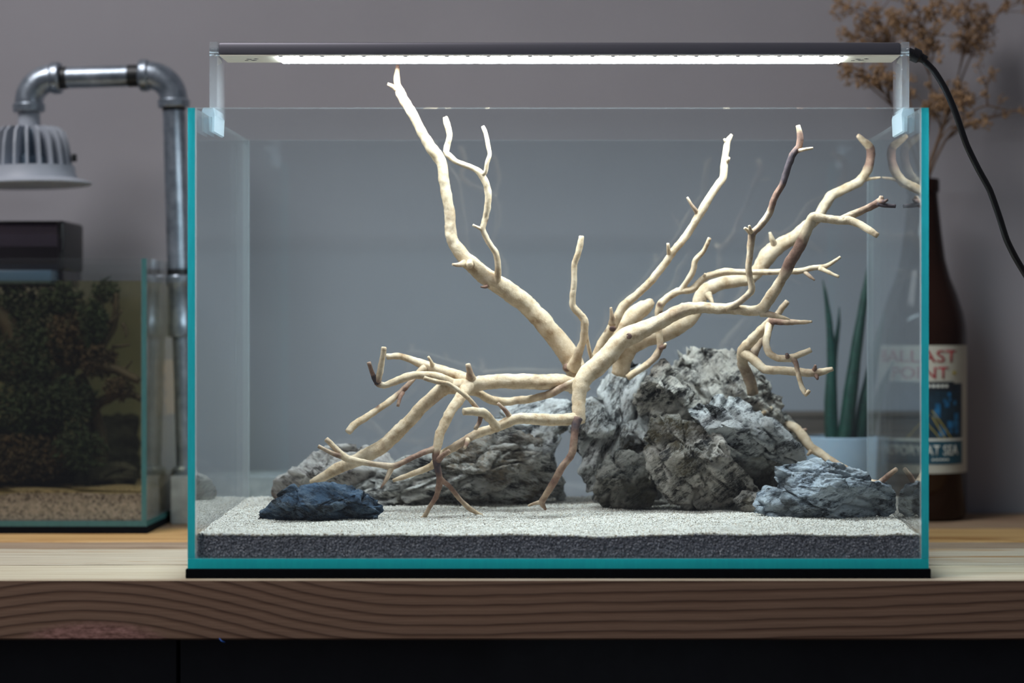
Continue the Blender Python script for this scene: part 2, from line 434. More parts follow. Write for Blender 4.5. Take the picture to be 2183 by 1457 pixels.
shelf = empty('shelf', (0, 0.28, -0.0494), 'thick rough fir shelf of parallel boards under both tanks', 'shelf')
bm_specs = [(-0.003, 0.0960, front_wood(), 0.0),
            (0.1030, 0.2215, board_mat('pale_board', (0.38, 0.31, 0.22), (0.50, 0.44, 0.335), (0.57, 0.52, 0.42), (0.40, 0.24, 0.11), 0.66), 0.0010),
            (0.2262, 0.2985, board_mat('grey_board', (0.24, 0.17, 0.115), (0.36, 0.265, 0.185), (0.44, 0.34, 0.25), (0.20, 0.13, 0.08)), -0.001),
            (0.3030, 0.4265, board_mat('golden_board', (0.40, 0.22, 0.075), (0.52, 0.31, 0.12), (0.62, 0.42, 0.20), (0.28, 0.12, 0.03)), 0.0),
            (0.4295, WY-CAM.y-1.71-0.001, board_mat('brown_board', (0.20, 0.125, 0.075), (0.29, 0.19, 0.12), (0.36, 0.25, 0.16), (0.14, 0.08, 0.05)), 0.0)]
for k, (ya, yb, mt, dz) in enumerate(bm_specs):
    bm = bmesh.new(); nx = 160
    prof = [(ya+0.0015, 0.0), (yb-0.0015, 0.0), (yb, -0.0015), (yb, -0.048), (yb-0.0014, -0.0494), (ya+0.0014, -0.0494), (ya, -0.048), (ya, -0.0015)]
    rows = []
    rs = np.random.RandomState(k+3)
    ph = rs.rand(4)*6
    for i in range(nx+1):
        x = -1.1+2.3*i/nx
        e1 = 0.0011*math.sin(x*13+ph[0])+0.0008*math.sin(x*37+ph[1])+0.0005*math.sin(x*91+ph[2]); e2 = 0.0011*math.sin(x*17+ph[2])+0.0008*math.sin(x*41+ph[3])+0.0005*math.sin(x*83+ph[1])
        rows.append([bm.verts.new((x, y+(e1 if j in (0, 5, 6, 7) and k else e2*(1 if j in (1, 2, 3, 4) else 0)), z+(dz if z > -0.01 else 0))) for j, (y, z) in enumerate(prof)])
    for i in range(nx):
        for j in range(8):
            bm.faces.new((rows[i][j], rows[i][(j+1) % 8], rows[i+1][(j+1) % 8], rows[i+1][j]))
    bm.faces.new(rows[0]); bm.faces.new(rows[-1])
    for v in bm.verts: v.co -= shelf.location
    me = bm_mesh('board', bm, True, 30)
    for v in me.vertices: v.co += shelf.location           # keep world-like texture space
    o = link('board', me, mt, shelf); o.location = -shelf.location

# ------------------------------------------------------------------ the large tank
def pane(name, a, b, thin, parent, gm, em):
    """glass plate; faces across the THIN axis are clear, the four narrow faces are ground edges"""
    bm = bmesh.new(); bm_box(bm, a, b)
    bm.normal_update()
    for f in bm.faces:
        front = f.normal.y < -0.5 or thin == 2
        f.material_index = 0 if abs(f.normal[thin]) > 0.5 else (1 if front else 2)
    me = bm_mesh(name, bm)
    o = link(name, me, [gm, em, M_RIM], parent); return o
TZ0, TZ1, TX, TD, TH = 0.0080, 0.3813, 0.300, 0.300, 0.006
mat_o = box('tank_mat', (-0.3015, -0.0015, 0.0), (0.3015, 0.3015, 0.0079), M_BLACK, None, 0.0006, 1)
tag(mat_o, 'thin black foam mat under the large glass aquarium', 'mat')
tank = empty('aquarium', (0, 0.15, TZ0), 'large rimless clear glass aquarium with teal edges holding stones and driftwood', 'aquarium')
def tp(*a): 
    o = pane(*a); o.location = -tank.location; return o
tp('bottom_pane', (-TX, 0, TZ0), (TX, TD, TZ0+0.008), 2, tank, M_GLASS, M_EDGEB)
zb = TZ0+0.0082
tp('side_pane', (-TX, 0, zb), (-TX+TH, TD, TZ1), 0, tank, M_GLASS, M_EDGE)
tp('side_pane', (TX-TH, 0, zb), (TX, TD, TZ1), 0, tank, M_GLASS, M_EDGE)
tp('front_pane', (-TX+TH+0.0002, 0.0002, zb), (TX-TH-0.0002, TH, TZ1), 1, tank, M_GLASS, M_EDGE)
tp('back_pane', (-TX+TH+0.0002, TD-TH, zb), (TX-TH-0.0002, TD-0.0002, TZ1), 1, tank, M_GLASS, M_EDGE)

# ------------------------------------------------------------------ sand and substrate
def sand_z(x, y):
    t = np.clip((y-0.006)/0.288, 0, 1)
    p = np.stack([x*14, y*14, np.zeros_like(x)], 1)
    q = np.stack([x*45, y*45, np.ones_like(x)], 1)
    z = 0.0352+0.0072*t**0.9+0.0024*vnoise(p, 4)+0.0016*vnoise(q, 5)
    z += 0.0022*np.exp(-((x-0.17)/0.07)**2-((y-0.09)/0.05)**2)      # low heap before the stones
    z -= 0.0012*np.exp(-((x+0.0)/0.3)**2)*(1-t)
    return z
def sand_z1(x, y): return float(sand_z(np.array([x]), np.array([y]))[0])
SX, SY0, SY1 = 0.2936, 0.0064, 0.2936
def grid_slab(name, nx, ny, zbot, mat):
    xs = np.linspace(-SX, SX, nx); ys = SY0+(SY1-SY0)*np.linspace(0, 1, ny)
    gx, gy = np.meshgrid(xs, ys, indexing='ij'); x, y = gx.ravel(), gy.ravel()
    z = sand_z(x, y)+0.0004*vnoise(np.stack([x*700, y*700, x*0], 1), 9)
    V = [tuple(v) for v in np.stack([x, y, z], 1)]; Fc = []
    for i in range(nx-1):
        for j in range(ny-1):
            a = i*ny+j; Fc.append((a, a+ny, a+ny+1, a+1))
    ring = [i*ny for i in range(nx)]+[(nx-1)*ny+j for j in range(1, ny)]+[i*ny+ny-1 for i in range(nx-2, -1, -1)]+[j for j in range(ny-2, 0, -1)]
    base = len(V)
    for r in ring: V.append((V[r][0], V[r][1], zbot(V[r][0], V[r][1], V[r][2])))
    n = len(ring)
    for k in range(n): Fc.append((ring[k], base+k, base+(k+1) % n, ring[(k+1) % n]))
    Fc.append(tuple(base+k for k in range(n))[::-1])
    return link(name, mesh_np(name, V, Fc, False), mat)

OCT_V = np.array([(1, 0, 0), (-1, 0, 0), (0, 1, 0), (0, -1, 0), (0, 0, 1), (0, 0, -1)], float)
OCT_F = np.array([(0, 2, 4), (2, 1, 4), (1, 3, 4), (3, 0, 4), (2, 0, 5), (1, 2, 5), (3, 1, 5), (0, 3, 5)])
def grains(name, pts, size, mat, parent, seed, jitter=0.35):
    rs = np.random.RandomState(seed); n = len(pts)
    s = size*(0.6+0.8*rs.rand(n, 1, 1))*(1+jitter*(rs.rand(n, 6, 1)-0.5))
    q = rs.randn(n, 4); q /= np.linalg.norm(q, axis=1)[:, None]
    a, b, c, d = q.T
    R = np.stack([np.stack([1-2*(c*c+d*d), 2*(b*c-a*d), 2*(b*d+a*c)], 1), np.stack([2*(b*c+a*d), 1-2*(b*b+d*d), 2*(c*d-a*b)], 1), np.stack([2*(b*d-a*c), 2*(c*d+a*b), 1-2*(b*b+c*c)], 1)], 1)
    V = np.einsum('nij,kj->nki', R, OCT_V)*s+pts[:, None, :]
    T = (OCT_F[None]+6*np.arange(n)[:, None, None]).reshape(-1, 3)
    me = mesh_tris(name, V.reshape(-1, 3), T, False)
    at = me.attributes.new('tone', 'FLOAT', 'POINT'); at.data.foreach_set('value', np.repeat(rs.rand(n), 6).astype(np.float32))
    o = link(name, me, mat, parent); tag(o, kind='stuff'); return o
def soil_top(x):
    x = np.asarray(x, float)
    return sand_z(x, np.full_like(x, SY0))-0.0006+0.0007*vnoise(np.stack([x*60, x*0, x*0+3], 1), 2)
soil = grid_slab('substrate', 200, 4, lambda x, y, z: 0.0164, M_SOIL)
me = soil.data
co = np.empty(len(me.vertices)*3, np.float32); me.vertices.foreach_get('co', co); co = co.reshape(-1, 3)
top = co[:, 2] > 0.02
co[top, 2] = soil_top(co[top, 0])-0.0004; co[:, 1] = np.where(co[:, 1] < 0.01, SY0+0.0009, co[:, 1])
me.vertices.foreach_set('co', co.ravel()); me.update()
tag(soil, 'dark grey granular substrate layer below the white sand', 'substrate', kind='stuff')
rs = np.random.RandomState(1)
gx = rs.uniform(-SX+0.001, SX-0.001, 19000); gt = rs.rand(19000)
pts = np.stack([gx, SY0+0.0008+0.0012*rs.rand(19000), 0.0168+gt*(soil_top(gx)+0.0006-0.0168)], 1)
grains('substrate_grains', pts, 0.00108, M_SOIL, soil, 2)

sand = grid_slab('sand', 330, 170, lambda x, y, z: z-0.0006 if y < 0.01 else z-0.004, M_SAND)
tag(sand, 'bright white sand spread over the floor of the large aquarium', 'sand', kind='stuff')
n = 64000
u = rs.rand(n)**1.35; gx = rs.uniform(-SX+0.001, SX-0.001, n); gy = SY0+0.0008+(SY1-SY0-0.0016)*u
pts = np.stack([gx, gy, sand_z(gx, gy)+0.0001+0.0003*rs.rand(n)], 1)
grains('sand_grains', pts, 0.00084, M_SAND, sand, 3)
n = 2600; gx = rs.uniform(-SX+0.001, SX-0.001, n)
pts = np.stack([gx, SY0+0.0006+0.0016*rs.rand(n), soil_top(gx)+0.0003+0.0011*rs.randn(n)*0.5], 1)
M_TANG = grain_mat('tan_boundary_grain', [(0.0, (0.10, 0.075, 0.06)), (0.5, (0.34, 0.27, 0.19)), (1.0, (0.56, 0.47, 0.36))], 700)
grains('boundary_grains', pts, 0.0008, M_TANG, sand, 4)

# ------------------------------------------------------------------ stones
_ico = {}
def ico(sub):
    if sub not in _ico:
        bm = bmesh.new(); bmesh.ops.create_icosphere(bm, subdivisions=sub, radius=1.0)
        V = np.array([v.co[:] for v in bm.verts]); T = np.array([[v.index for v in f.verts] for f in bm.faces]); bm.free()
        _ico[sub] = (V/np.linalg.norm(V, axis=1)[:, None], T)
    return _ico[sub]
def vnormals(V, T):
    fn = np.cross(V[T[:, 1]]-V[T[:, 0]], V[T[:, 2]]-V[T[:, 0]]); n = np.zeros_like(V)
    for k in range(3): np.add.at(n, T[:, k], fn)
    return n/np.maximum(np.linalg.norm(n, axis=1)[:, None], 1e-12)
def stone(outline, d, depth, mat, label, seed, centre=None, sub=6, amp=1.0, cuts=12, strata=None, pits=1.0, e=0.72, cutlim=(0.40, 0.88), under=0.9, slope=0.6, ridge=0.15):
    rs = np.random.RandomState(seed)
    pts = np.array([P(x, y, d)[:] for x, y in outline]); pl = pts[:, [0, 2]]
    if centre is not None: c = np.array(P(*centre, d))[[0, 2]]
    else: c = (pl.min(0)+pl.max(0))/2*0.5+pl.mean(0)*0.5
    D, T = ico(sub)
    th = np.arctan2(D[:, 2], D[:, 0]); ct, st = np.cos(th), np.sin(th); R = np.zeros(len(D))
    m = len(pl)
    for k in range(m):
        a = pl[k]-c; b = pl[(k+1) % m]-c; ed = b-a
        den = ct*ed[1]-st*ed[0]
        with np.errstate(divide='ignore', invalid='ignore'):
            t = (a[0]*ed[1]-a[1]*ed[0])/den; s = (a[0]*st-a[1]*ct)/den
        s = (a[0]*st-a[1]*ct)/np.where(np.abs(den) < 1e-14, 1e-14, den)
        ok = (t > 0) & (s >= -1e-6) & (s <= 1+1e-6) & (np.abs(den) > 1e-14)
        R = np.where(ok, np.maximum(R, t), R)
    R = np.where(R <= 0, np.median(R[R > 0]), R)
    cc = np.sqrt(D[:, 0]**2+D[:, 2]**2)
    rad = R*cc**e
    V = np.stack([rad*ct, depth*np.sign(D[:, 1])*np.abs(D[:, 1])**e, rad*st], 1)
    size = float(np.mean(R))
    # broken planes on the side that faces out of the pile
    for _ in range(cuts):
        nrm = np.array([rs.uniform(-0.9, 0.9), -rs.uniform(0.45, 1.0), rs.uniform(-0.6, 0.95)]); nrm /= np.linalg.norm(nrm)
        h = V@nrm; lim = h.max()*rs.uniform(*cutlim)
        V = V-np.maximum(h-lim, 0)[:, None]*nrm*0.96
    # the face leans back above its ridge line and is undercut below it
    zl, zh = V[:, 2].min(), V[:, 2].max(); hz = 0.5*(zh-zl); zr = 0.5*(zl+zh)+ridge*hz+0.25*hz*vnoise(V*np.array([22, 0, 0])+seed, seed+77)
    f = np.clip((zr-V[:, 2])/hz, 0, 1.3); g = np.clip((V[:, 2]-zr)/hz, 0, 1.2); fw = np.clip(0.5-V[:, 1]/(2*depth), 0, 1)
    V[:, 1] += fw*depth*(under*f+slope*g)
    Q = V+np.array([seed*0.37, seed*0.11, seed*0.53])
    if strata is not None:
        a = math.radians(strata); Q = np.stack([Q[:, 0]*math.cos(a)+Q[:, 2]*math.sin(a), Q[:, 1], (-Q[:, 0]*math.sin(a)+Q[:, 2]*math.cos(a))*2.6], 1)
    nv = vnormals(V, T)
    warp = np.stack([vnoise(Q*30, seed+50), vnoise(Q*30, seed+51), vnoise(Q*30, seed+52)], 1)*0.014
    f1, f2, cid = worley((Q+warp)*38, seed)
    g1, g2, gid = worley((Q+warp*0.5)*95, seed+9)
    c1, c2, cc_id = worley((Q+warp*1.5)*np.array([17, 17, 17]), seed+21)
    dsp = 0.0050*(cc_id-0.5)-0.0085*np.exp(-((c2-c1)/0.055)**2)                     # a few deep splits
    dsp += 0.0026*(cid-0.5)-0.0022*np.exp(-((f2-f1)/0.06)**2)*(vnoise(Q*18, seed+8) > 0)
    dsp += 0.0075*fbm(Q*17, seed+1, 3, 0.5)
    led = Q[:, 2]*(26 if strata is not None else 48)+1.6*fbm(Q*20, seed+12, 3, 0.55)
    saw = led-np.floor(led); dsp += 0.0048*(np.where(saw < 0.82, saw/0.82, (1-saw)/0.18)-0.5)*np.clip(0.6+1.5*vnoise(Q*15, seed+13), 0.1, 1)   # broken ledges
    dsp += 0.0044*(ridged(Q*42+warp*20, seed+2, 5, 0.62)-0.55)
    crag = np.clip(vnoise(Q*22, seed+3)*2.2+0.45, 0, 1)          # smooth and eroded zones alternate
    dsp += crag*(0.0026*(gid-0.5)-0.0046*pits*np.clip(0.45-g1, 0, 1))
    dsp += (0.5+crag)*0.0016*fbm(Q*210, seed+4, 3, 0.65)
    sc = amp*min(1.0, size/0.045)
    V = V+nv*((dsp-0.0008)*sc)[:, None]
    # bring the broken stone back to its full width and height (seen from the front)
    for ax, k0, cz in ((0, 0, 0.0), (2, 1, CAM.z)):
        for _ in range(2):
            pr = (V[:, ax]+c[k0]-cz)*d/(d+V[:, 1])-(c[k0]-cz)
            lo, hi = np.percentile(pr, 0.15), np.percentile(pr, 99.85); tl, th_ = pl[:, k0].min()-c[k0], pl[:, k0].max()-c[k0]
            V[:, ax] = (V[:, ax]-lo)*(th_-tl)/(hi-lo)+tl
    if d < 2.01:                                     # keep clear of the glass
        V[:, 0] = np.minimum(V[:, 0], 0.2925-c[0]); V[:, 1] = np.minimum(V[:, 1], 0.2925-CAM.y-d)
    zmin = V[:, 2].min(); loc = np.array([c[0], CAM.y+d, c[1]+zmin]); V[:, 2] -= zmin
    me = mesh_tris('stone', V, T, True)
    o = link('stone', me, mat, None, loc); tag(o, label, 'stone', 'stones in the large aquarium'); return o

RK_GREY = rock_mat('grey_stone', (0.022, 0.025, 0.028), (0.263, 0.271, 0.280), (0.742, 0.755, 0.742), (0.19, 0.15, 0.11), 0.62, 1.0, (0.62, 0.64, 0.64), 0.5, 1.3, strata=30)
RK_GREY2 = rock_mat('mottled_stone', (0.016, 0.016, 0.016), (0.210, 0.189, 0.166), (0.640, 0.589, 0.525), (0.13, 0.10, 0.05), 0.56, 1.1, (0.55, 0.53, 0.48), 0.45, 5.1, strata=40)
RK_TALL = rock_mat('crusted_stone', (0.016, 0.018, 0.020), (0.263, 0.254, 0.245), (0.794, 0.794, 0.768), (0.15, 0.115, 0.075), 0.60, 1.1, (0.60, 0.62, 0.62), 0.5, 4.4, strata=60)
RK_PEAK = rock_mat('pale_crest_stone', (0.020, 0.019, 0.018), (0.350, 0.324, 0.289), (0.819, 0.768, 0.678), (0.14, 0.11, 0.08), 0.62, 1.1, (0.60, 0.58, 0.53), 0.5, 8.7, strata=38)
RK_DARK = rock_mat('dark_shaded_stone', (0.012, 0.012, 0.011), (0.088, 0.082, 0.070), (0.256, 0.237, 0.205), (0.06, 0.05, 0.03), 0.52, 1.0, (0.2, 0.2, 0.18), 0.3, 2.9, strata=35)  # dark stone; its tone also paints in the cavity shade under the slanting ridge
RK_LAYER = rock_mat('layered_stone', (0.028, 0.029, 0.031), (0.298, 0.289, 0.271), (0.704, 0.691, 0.653), (0.33, 0.25, 0.17), 0.57, 0.9, (0.60, 0.59, 0.55), 0.5, 2.2, strata=-18)
RK_PINK = rock_mat('pinkish_stone', (0.07, 0.06, 0.055), (0.473, 0.420, 0.394), (0.640, 0.602, 0.563), (0.34, 0.23, 0.18), 0.57, 1.0, (0.6, 0.58, 0.56), 0.4, 3.4, strata=-35)
RK_BLUE = rock_mat('blue_grey_stone', (0.045, 0.055, 0.065), (0.298, 0.350, 0.411), (0.563, 0.640, 0.704), (0.10, 0.10, 0.095), 0.66, 0.9, (0.60, 0.65, 0.69), 0.5, 6.6, strata=20)
RK_NAVY = rock_mat('dark_blue_stone', (0.004, 0.007, 0.011), (0.021, 0.041, 0.072), (0.068, 0.120, 0.195), (0.035, 0.035, 0.03), 0.70, 1.0, (0.24, 0.30, 0.36), 0.5, 7.9, 0.38, strata=-25)

stone([(580, 1078), (600, 1048), (630, 1026), (680, 985), (715, 958), (750, 947), (785, 950), (830, 968), (852, 995), (845, 1040), (760, 1075), (660, 1088)], 1.945, 0.036, RK_PINK,
      'pinkish grey stone at the left end of the pile under the slanting branch', 11, sub=6, amp=0.8)
stone([(735, 1060), (752, 1022), (800, 996), (860, 972), (925, 962), (985, 928), (1045, 912), (1090, 932), (1122, 972), (1158, 1020), (1200, 1062), (1197, 1086), (1130, 1098), (1080, 1104), (1000, 1096), (900, 1094), (820, 1092), (760, 1080)], 1.915, 0.040, RK_LAYER,
      'broad low layered stone lying below the forked left branches', 12, centre=(960, 1035), sub=6, amp=1.0, strata=18)
stone([(1046, 888), (1078, 866), (1120, 850), (1180, 847), (1222, 856), (1217, 892), (1204, 925), (1190, 962), (1196, 1000), (1212, 1050), (1206, 1072), (1160, 1060), (1130, 1010), (1100, 960), (1075, 930)], 1.945, 0.034, RK_GREY,
      'flat topped grey stone wedged upright left of the central gap', 13, centre=(1145, 925), amp=0.8, e=0.62)
stone([(1300, 772), (1345, 784), (1388, 812), (1412, 850), (1420, 905), (1415, 960), (1420, 1020), (1415, 1070), (1380, 1084), (1300, 1086), (1262, 1074), (1240, 1036), (1222, 980), (1216, 930), (1228, 893), (1250, 850), (1268, 805)], 1.925, 0.046, RK_TALL,
      'tall craggy grey stone under the main driftwood fork', 14, centre=(1320, 930), amp=1.2, under=0.5)
stone([(1398, 776), (1420, 768), (1448, 800), (1490, 848), (1500, 880), (1460, 900), (1400, 905), (1362, 890), (1350, 852), (1378, 822)], 1.90, 0.030, RK_PEAK,
      'pointed pale stone leaning between the two highest stones', 15, centre=(1425, 850), sub=6, amp=1.0)
stone([(1432, 768), (1458, 742), (1500, 748), (1545, 766), (1590, 788), (1622, 826), (1645, 862), (1660, 892), (1690, 925), (1714, 966), (1700, 1000), (1690, 1050), (1620, 1070), (1500, 1065), (1420, 1000), (1405, 900), (1415, 810)], 1.945, 0.045, RK_PEAK,
      'largest peaked stone forming the summit of the pile', 16, centre=(1545, 905), amp=1.25, strata=-38, under=0.4)
stone([(1470, 868), (1488, 842), (1530, 846), (1575, 852), (1602, 856), (1640, 888), (1672, 920), (1712, 972), (1690, 992), (1650, 985), (1600, 970), (1540, 935), (1500, 895)], 1.872, 0.030, RK_GREY,
      'slanting ridge stone with a pale blue corner below the summit', 17, centre=(1580, 910), sub=6, amp=1.0, strata=-40, under=1.4)
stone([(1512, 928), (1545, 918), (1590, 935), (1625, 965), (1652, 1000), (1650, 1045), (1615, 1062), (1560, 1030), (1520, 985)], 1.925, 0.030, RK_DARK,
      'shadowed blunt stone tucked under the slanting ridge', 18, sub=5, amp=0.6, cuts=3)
stone([(1392, 892), (1440, 885), (1492, 898), (1530, 935), (1556, 982), (1590, 1018), (1622, 1066), (1600, 1082), (1545, 1090), (1470, 1090), (1412, 1074), (1384, 1030), (1374, 960)], 1.872, 0.036, RK_GREY2,
      'rounded pitted stone with olive base at the front of the pile', 19, centre=(1480, 1000), amp=1.0, pits=1.8, strata=-48, under=1.1)
stone([(1272, 1000), (1300, 965), (1345, 960), (1385, 985), (1402, 1030), (1390, 1075), (1340, 1090), (1285, 1088), (1265, 1050)], 1.885, 0.028, RK_DARK,
      'small dark knobbly stone at the foot of the tall craggy one', 20, sub=6, amp=1.0)
stone([(1562, 1066), (1585, 1046), (1612, 1052), (1628, 1076), (1620, 1094), (1585, 1092)], 1.868, 0.014, RK_GREY2,
      'little olive chip of stone beside the blue grey one', 21, sub=5, amp=0.8)
stone([(1610, 1062), (1622, 1042), (1646, 1028), (1648, 995), (1664, 977), (1700, 984), (1745, 983), (1790, 993), (1832, 1012), (1868, 1034), (1890, 1046), (1908, 1072), (1918, 1092), (1900, 1112), (1840, 1116), (1770, 1114), (1700, 1114), (1650, 1106), (1622, 1098)], 1.812, 0.030, RK_BLUE,
      'blue grey stone lying at the right end of the pile', 22, centre=(1755, 1055), amp=0.9, strata=-20)
stone([(550, 1121), (578, 1096), (602, 1066), (612, 1048), (640, 1034), (690, 1029), (745, 1028), (790, 1036), (812, 1054), (814, 1072), (816, 1094), (800, 1116), (740, 1120), (690, 1124), (640, 1128), (590, 1130)], 1.805, 0.026, RK_NAVY,
      'dark blue stone lying alone on the sand at left front', 23, centre=(700, 1082), amp=0.85, strata=25, cuts=16, cutlim=(0.5, 0.92), e=0.68, pits=0.4)

# ------------------------------------------------------------------ driftwood
def catmull(A, step):
    """A: rows x,y,z,r,b -> resampled rows"""
    A = np.asarray(A, float); n = len(A); out = []
    for i in range(n-1):
        p0 = A[i-1] if i > 0 else 2*A[0]-A[1]; p1, p2 = A[i], A[i+1]; p3 = A[i+2] if i+2 < n else 2*A[-1]-A[-2]
        m = max(2, int(np.linalg.norm(p2[:3]-p1[:3])/step))
        for k in range(m):
            t = k/m; t2, t3 = t*t, t*t*t
            q = 0.5*((2*p1)+(-p0+p2)*t+(2*p0-5*p1+4*p2-p3)*t2+(-p0+3*p1-3*p2+p3)*t3)
            q = 0.62*q+0.38*(p1+(p2-p1)*t)
            q[3:] = p1[3:]+(p2[3:]-p1[3:])*(t*t*(3-2*t))
            out.append(q)
    out.append(A[-1]); return np.array(out)
def tube(name, A, mat, parent, step=0.0018, seg=14, rough=0.24, flare=0.0, seed=0, cap=True, attr='bark', sub=None):
    S = catmull(A, step); C, r = S[:, :3].copy(), np.maximum(S[:, 3], 0.0003)
    if flare > 0:
        s = np.concatenate([[0], np.cumsum(np.linalg.norm(np.diff(C, axis=0), axis=1))])
        r = r*(1+flare*np.exp(-s/(1.6*r[0])))
    n = len(C)
    C = C+np.stack([vnoise(C*55, seed+k) for k in range(3)], 1)*(1.1*rough*r[:, None])
    tg = np.gradient(C, axis=0); tg /= np.maximum(np.linalg.norm(tg, axis=1)[:, None], 1e-9)
    u = np.cross(tg[0], [0.3, 1, 0.2]); u /= np.linalg.norm(u)
    V = np.zeros((n, seg, 3)); ang = np.arange(seg)*2*np.pi/seg
    for i in range(n):
        u = u-tg[i]*np.dot(u, tg[i]); u /= np.linalg.norm(u); v = np.cross(tg[i], u)
        V[i] = np.cos(ang)[:, None]*u+np.sin(ang)[:, None]*v
    base = V*r[:, None, None]+C[:, None, :]
    fl = base.reshape(-1, 3)
    rf = np.repeat(np.clip(0.0045/r, 0.45, 1.0), seg)
    k = 1+rough*rf*(0.7*vnoise(fl*60, seed+5)+0.9*vnoise(fl*190, seed+6)+0.6*vnoise(fl*420, seed+7)+0.9*np.clip(vnoise(fl*110, seed+8)-0.25, 0, 1))
    V = C[:, None, :]+V*(r[:, None]*k.reshape(n, seg))[:, :, None]
    verts = V.reshape(-1, 3); bark = np.repeat(S[:, 4], seg)
    Fc = []
    for i in range(n-1):
        for j in range(seg):
            j2 = (j+1) % seg; Fc.append((i*seg+j, i*seg+j2, (i+1)*seg+j2, (i+1)*seg+j))
    if cap:
        ex = []
        for (i, sgn) in ((0, -1), (n-1, 1)):
            rim = V[i]; c = C[i]; inner = c+(rim-c)*0.62+tg[i]*sgn*r[i]*0.16+np.random.RandomState(seed+i).randn(seg, 3)*r[i]*0.06
            b0 = len(verts)+sum(len(x) for x in ex)
            ex.append(inner); ex.append(np.array([c+tg[i]*sgn*r[i]*0.10]))
            for j in range(seg):
                j2 = (j+1) % seg
                q = (i*seg+j, i*seg+j2, b0+j2, b0+j); t = (b0+j, b0+j2, b0+seg)
                if sgn < 0: q, t = q[::-1], t[::-1]
                Fc.append(q); Fc.append(t)
            bark = np.concatenate([bark, np.full(seg+1, S[i, 4])])
        verts = np.concatenate([verts]+ex)
    og = np.array((0.0, 0, 0))
    off = np.array(parent.matrix_world.translation) if parent is not None else og
    off = np.array(ROOT_LOC.get(parent.name, (0, 0, 0))) if parent is not None else og
    me = mesh_np(name, verts-off, Fc, True)
    if attr:
        at = me.attributes.new(attr, 'FLOAT', 'POINT'); at.data.foreach_set('value', np.asarray(bark, np.float32))
    o = link(name, me, mat, parent); return o
ROOT_LOC = {}
SEED = [100]
def wood_root(loc, label):
    o = empty('driftwood', loc, label, 'driftwood', 'driftwood branches in the large aquarium'); ROOT_LOC[o.name] = tuple(loc); return o
def br(parent, name, pts, flare=0.35, dflt=0.1, seg=14):
    """pts: (px, py, distance, radius px[, bark])"""
    SEED[0] += 17
    A = []
    for q in pts:
        p = P(q[0], q[1], q[2]); A.append((p.x, p.y, p.z, q[3]*q[2]/F, q[4] if len(q) > 4 else dflt))
    o = tube(name, A, M_DRIFT, parent, seg=seg, flare=flare, seed=SEED[0])
    ROOT_LOC[o.name] = ROOT_LOC[parent.name]
    return o

# tall left piece
A_ = wood_root(P(1232, 830, 1.90), 'tall pale driftwood branch reaching up to the lamp at left')
tr = br(A_, 'trunk', [(1238, 835, 1.90, 23), (1230, 795, 1.90, 23), (1213, 757, 1.90, 22), (1166, 697, 1.895, 20.5), (1126, 653, 1.89, 19.5), (1089, 623, 1.885, 20), (1047, 597, 1.88, 19), (1010, 569, 1.875, 17), (986, 545, 1.875, 15), (964, 512, 1.875, 12.5, .25), (959, 477, 1.875, 12, .45), (957, 446, 1.875, 12, .35), (949, 397, 1.875, 11), (943, 355, 1.875, 11.5), (935, 335, 1.875, 12.5), (918, 314, 1.872, 12), (894, 273, 1.87, 10.5), (874, 233, 1.868, 11), (854, 199, 1.868, 10), (846, 177, 1.868, 7), (847, 154, 1.868, 5.5), (848, 139, 1.868, 4, .9)], 0.0, 0.05, 18)
br(A_, 'twig', [(846, 190, 1.868, 5), (838, 184, 1.866, 4.5), (827, 179, 1.864, 3)], 0.3)
lp = br(A_, 'branch', [(1060, 604, 1.878, 8), (1061, 590, 1.873, 7), (1062, 564, 1.868, 6.5), (1057, 539, 1.865, 6.5), (1040, 514, 1.862, 6.2), (1029, 488, 1.86, 6.2), (1035, 465, 1.86, 6.2), (1038, 446, 1.858, 7.3), (1041, 417, 1.856, 7), (1037, 392, 1.855, 7), (1023, 368, 1.855, 7.3), (1003, 357, 1.855, 6.2), (973, 345, 1.856, 6), (953, 328, 1.858, 6.5), (953, 312, 1.858, 6.3), (958, 288, 1.856, 6.5), (952, 262, 1.855, 6.8), (949, 250, 1.855, 5.5)], 0.4, 0.03)
br(lp, 'twig', [(1023, 374, 1.855, 5), (1034, 368, 1.852, 4.5), (1039, 347, 1.85, 4.5), (1044, 329, 1.85, 4.5), (1040, 310, 1.85, 4.5), (1035, 283, 1.85, 4.4), (1029, 269, 1.85, 3.6)], 0.2, 0.03)
br(lp, 'twig', [(1028, 489, 1.86, 4), (1018, 485, 1.858, 3.2), (1008, 480, 1.857, 2.6)], 0.2)
br(A_, 'twig', [(988, 562, 1.87, 7), (976, 565, 1.862, 4.5, .5), (965, 564, 1.858, 2.8, .5)], 0.2)
br(A_, 'knot', [(1003, 562, 1.872, 9), (1003, 566, 1.864, 6.5)], 0.3, 0.3)
br(A_, 'twig', [(1045, 606, 1.878, 6), (1034, 612, 1.872, 4, .6), (1025, 612, 1.87, 2, .8)], 0.2)
br(A_, 'branch', [(1222, 785, 1.888, 11), (1233, 754, 1.878, 9, .35), (1244, 724, 1.872, 7.5, .2), (1247, 688, 1.868, 8), (1240, 675, 1.867, 8), (1221, 651, 1.865, 7), (1224, 601, 1.863, 6), (1224, 564, 1.862, 6.5), (1233, 539, 1.86, 6.5), (1239, 515, 1.86, 6.5), (1240, 504, 1.86, 6)], 0.4, 0.12)
br(A_, 'knot', [(1212, 785, 1.897, 10), (1209, 783, 1.8905, 7, .8)], 0.1, 0.4)

